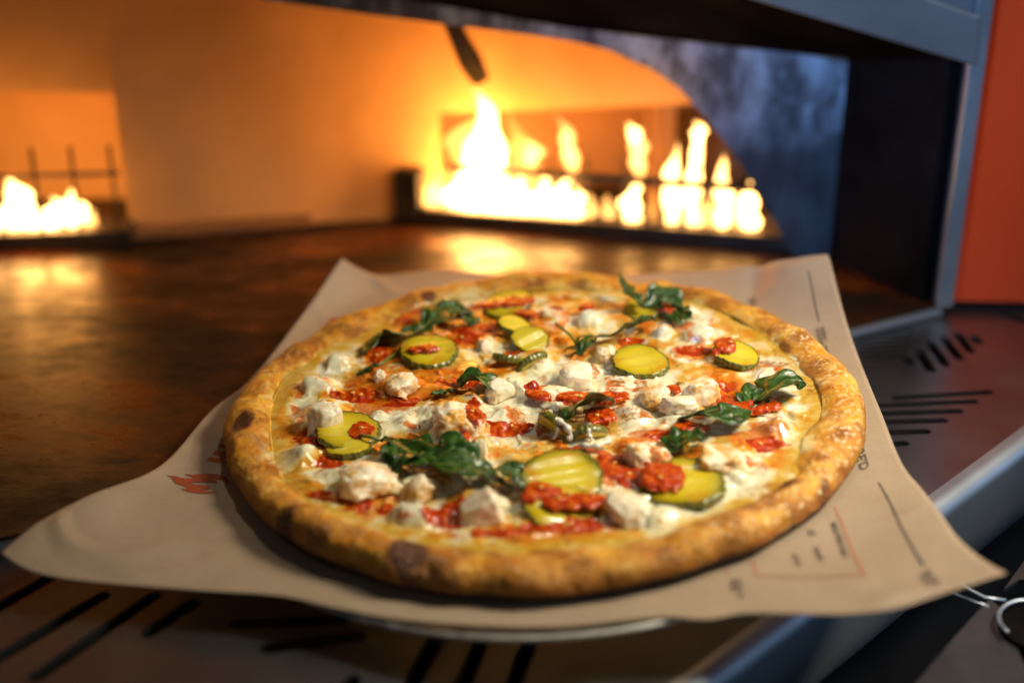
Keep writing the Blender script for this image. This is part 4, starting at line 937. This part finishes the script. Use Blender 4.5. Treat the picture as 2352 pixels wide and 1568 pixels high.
# ---- basil
m, nt, p = newmat('basil')
tc = N(nt, 'ShaderNodeTexCoord'); nz1 = noise(nt, 150, 5, .6); nz2 = noise(nt, 650, 3, .6)
uvn = N(nt, 'ShaderNodeSeparateXYZ'); nt.links.new(tc.outputs['UV'], uvn.inputs[0])
av = mth(nt, 'ABSOLUTE', mth(nt, 'SUBTRACT', uvn.outputs[1], .5))
ph_ = mth(nt, 'SUBTRACT', mth(nt, 'MULTIPLY', uvn.outputs[0], 6.0), mth(nt, 'MULTIPLY', av, 5.0))
vein = mth(nt, 'ABSOLUTE', mth(nt, 'SUBTRACT', mth(nt, 'FRACT', ph_), .5))
veinf = ramp(nt, vein, [(.0, 1.0), (.07, 0.0)]); midf = ramp(nt, av, [(.0, 1.0), (.03, 0.0)])
base = ramp(nt, nz1, [(.3, (.012, .030, .004)), (.52, (.022, .070, .004)), (.75, (.060, .15, .010))])
base = mix(nt, mth(nt, 'MULTIPLY', veinf, .35), base, (.09, .17, .04)); base = mix(nt, mth(nt, 'MULTIPLY', midf, .7), base, (.16, .24, .06))
nt.links.new(base, p.inputs['Base Color']); p.inputs['Roughness'].default_value = .34; p.inputs['Coat Weight'].default_value = .15; p.inputs['Coat Roughness'].default_value = .12
hgt = mix(nt, .5, nz1, nz2); hgt = mix(nt, mth(nt, 'MULTIPLY', veinf, .5), hgt, 0.0); bump(nt, p, hgt, .6, .0010)
M['basil'] = m; M['stem'] = simple('basil_stem', (.12, .18, .03), .35, 0, .3, 200)
def leaf(pts, w_, twist, seed, fold=.5, stem=None, lift=.0012):
    """pts: (px, py, lift mm) along the midrib; w_: width in px; twist: degrees at start/end"""
    P3 = []
    for (x_, y_, l_) in pts:
        a_, b_ = PZ(x_, y_, .0105 + l_ * .001); P3.append((a_, b_, max(Hat(a_, b_), .009) + l_ * .001))
    n = 44; mdd = crom(P3, n) if len(P3) > 2 else np.array([np.array(P3[0]) * (1 - t) + np.array(P3[1]) * t for t in np.linspace(0, 1, n)])
    nw = 25; vs_ = []; uvs = []
    for i in range(n):
        t = i / (n - 1); d_ = mdd[min(i + 1, n - 1)] - mdd[max(i - 1, 0)]; d_ /= np.linalg.norm(d_)
        side = np.cross(d_, (0, 0, 1)); side /= np.linalg.norm(side); nrm = np.cross(side, d_)
        tw = R(twist[0] + (twist[1] - twist[0]) * t) + .3 * math.sin(t * 5 + seed)
        sd = side * math.cos(tw) + nrm * math.sin(tw); nr_ = np.cross(sd, d_)
        hw = w_ * .5 * .000192 * 1.58 * max(.04, math.sin(math.pi * min(1, t * .94 + .05)) ** .9) * (1 + .12 * math.sin(t * 17 + seed))
        for j in range(nw):
            s_ = j / (nw - 1) * 2 - 1; q = mdd[i] + sd * hw * s_ + nr_ * (hw * fold * .35 * abs(s_) + .0006 * abs(s_) ** 1.5 * math.sin(t * 23 + seed + s_ * 2.2) - .0005 * math.cos(s_ * 9 + t * 14 + seed))
            q = q - nr_ * 0
            vs_.append(q); uvs.append((t, j / (nw - 1)))
    vs_ = np.array(vs_)
    nn = fbm(vs_[:, 0] * 140 + seed, vs_[:, 1] * 140, vs_[:, 2] * 140, 3, 800 + int(seed * 7)); n2_ = fbm(vs_[:, 0] * 420, vs_[:, 1] * 420, vs_[:, 2] * 420, 2, 820 + int(seed * 7))
    vs_[:, 2] += .0010 + .0012 * nn + .0004 * n2_; vs_[:, 0] += .0005 * n2_
    # keep above the cheese
    gz = cheeseH(vs_[:, 0], vs_[:, 1]); inside = np.hypot(vs_[:, 0], vs_[:, 1]) < .122
    vs_[:, 2] = np.where(inside, np.maximum(vs_[:, 2], gz + .0003), vs_[:, 2])
    idx = np.arange(n * nw).reshape(n, nw); q = np.stack([idx[:-1, :-1], idx[1:, :-1], idx[1:, 1:], idx[:-1, 1:]], -1).reshape(-1, 4)
    o = mesh_obj('basil_leaf', vs_.tolist(), q.tolist(), M['basil'], pizza)
    uvl = o.data.uv_layers.new(name='UVMap'); li = np.zeros(len(o.data.loops), dtype=np.int32); o.data.loops.foreach_get('vertex_index', li)
    uvl.data.foreach_set('uv', np.array(uvs)[li].astype(np.float32).ravel())
    so = o.modifiers.new('t', 'SOLIDIFY'); so.thickness = .0003
    if stem:
        sp_s = []
        for (x_, y_, l_) in stem:
            a_, b_ = PZ(x_, y_, .0105 + l_ * .001); sp_s.append(Vector((a_, b_, max(Hat(a_, b_), .009) + l_ * .001)))
        tube('stem', sp_s, .0007, M['stem'], o, seg=8)
    return o
LF = [([(835, 812, 1), (870, 775, 3), (930, 765, 4), (985, 742, 5)], 62, (10, 30), .3, .5, [(838, 850, 1), (880, 825, 1.5), (930, 790, 2)]),
      ([(960, 762, 3), (1000, 728, 6), (1040, 712, 5), (1084, 722, 2)], 60, (-20, 20), 1.1, .4, None),
      ([(1060, 722, 2), (1075, 735, 2.5), (1082, 750, 1)], 40, (0, 20), 5.1, .3, None),
      ([(1420, 628, 13), (1440, 660, 10), (1462, 690, 7), (1480, 712, 4)], 30, (50, 30), 2.2, .3, None),
      ([(1480, 700, 4), (1525, 690, 5), (1565, 712, 3)], 64, (-10, 10), 2.9, .4, None),
      ([(1550, 700, 4), (1560, 725, 3), (1556, 748, 1.5)], 44, (10, -20), 3.3, .4, None),
      ([(1332, 815, 2), (1350, 785, 5), (1410, 765, 6), (1480, 728, 7)], 50, (35, 15), 3.8, .4, [(1276, 742, 5), (1310, 765, 4.5), (1328, 790, 3.5), (1335, 812, 2)]),
      ([(1440, 755, 5), (1480, 738, 6), (1500, 728, 5)], 40, (20, 10), 6.6, .4, None),
      ([(1050, 878, 3), (1085, 870, 6), (1120, 888, 5), (1138, 910, 1.5)], 56, (-10, 25), 4.4, .6, None),
      ([(990, 912, 1), (1020, 902, 2), (1050, 895, 2)], 26, (10, 0), 4.9, .3, None),
      ([(1292, 970, 2), (1320, 940, 6), (1360, 920, 8), (1405, 922, 4)], 84, (25, 10), 5.5, .5, None),
      ([(1730, 925, 2), (1768, 900, 5), (1810, 878, 6), (1850, 888, 3)], 74, (15, -5), 6.1, .4, None),
      ([(1720, 938, 2), (1736, 908, 3), (1760, 905, 3)], 50, (10, 0), 8.8, .4, None),
      ([(1560, 985, 2), (1610, 955, 5), (1660, 955, 6), (1725, 945, 2)], 66, (20, 5), 6.9, .5, None),
      ([(1550, 1040, 1), (1566, 1010, 4), (1600, 985, 4)], 60, (20, 10), 7.4, .4, None),
      ([(905, 1098, 1), (915, 1060, 5), (935, 1030, 6), (880, 1005, 4)], 60, (20, -20), 7.9, .4, [(825, 992, 5), (850, 998, 5), (880, 1005, 4)]),
      ([(900, 1010, 4), (940, 1030, 6), (980, 1060, 5), (1010, 1085, 3)], 70, (0, 20), 8.3, .5, None),
      ([(1000, 1050, 5), (1030, 1035, 8), (1060, 1055, 6), (1075, 1085, 3)], 66, (-10, 20), 9.1, .6, None),
      ([(985, 1080, 5), (1060, 1082, 6), (1120, 1095, 5), (1175, 1125, 2)], 62, (10, 20), 9.7, .4, None),
      ([(1168, 1062, 8), (1178, 1085, 6), (1200, 1110, 4), (1212, 1130, 2)], 56, (30, 10), 10.4, .4, None),
      ([(820, 862, .5), (845, 850, 1.2), (872, 836, 1.5)], 26, (30, 10), 11.2, .3, None)]
for a_ in LF: leaf(a_[0], a_[1], a_[2], a_[3], a_[4], a_[5])

# ---- cheese strands draped over the middle pickle
M['strand'] = simple('cheese_strand', (.72, .70, .55), .22, 0, .1, 200, coat=.2)
def strand(pts, r_, tp=None):
    P3 = []
    for (x_, y_, l_) in pts: a_, b_ = PZ(x_, y_, .0105 + l_ * .001); P3.append((a_, b_, .0105 + l_ * .001))
    c_ = crom(P3, 20); tube('cheese_strand', c_.tolist(), r_, M['strand'], pizza, seg=10, taper=[1 + .35 * math.sin(k * .9 + r_ * 9000) for k in range(20)])
strand([(1262, 945, 8), (1275, 965, 8), (1282, 985, 5), (1272, 1008, 1)], .0009)
strand([(1275, 962, 8), (1300, 978, 7), (1310, 1000, 3), (1306, 1010, 1)], .0013)
strand([(1355, 975, 7), (1352, 995, 5), (1360, 1010, 2)], .0009)
strand([(1268, 933, 8), (1272, 950, 8)], .0010) if False else None
strand([(1330, 1022, 2), (1365, 1024, 3), (1400, 1012, 2)], .0012)
strand([(1230, 1052, 3), (1260, 1062, 2.5), (1296, 1074, 2)], .0008)
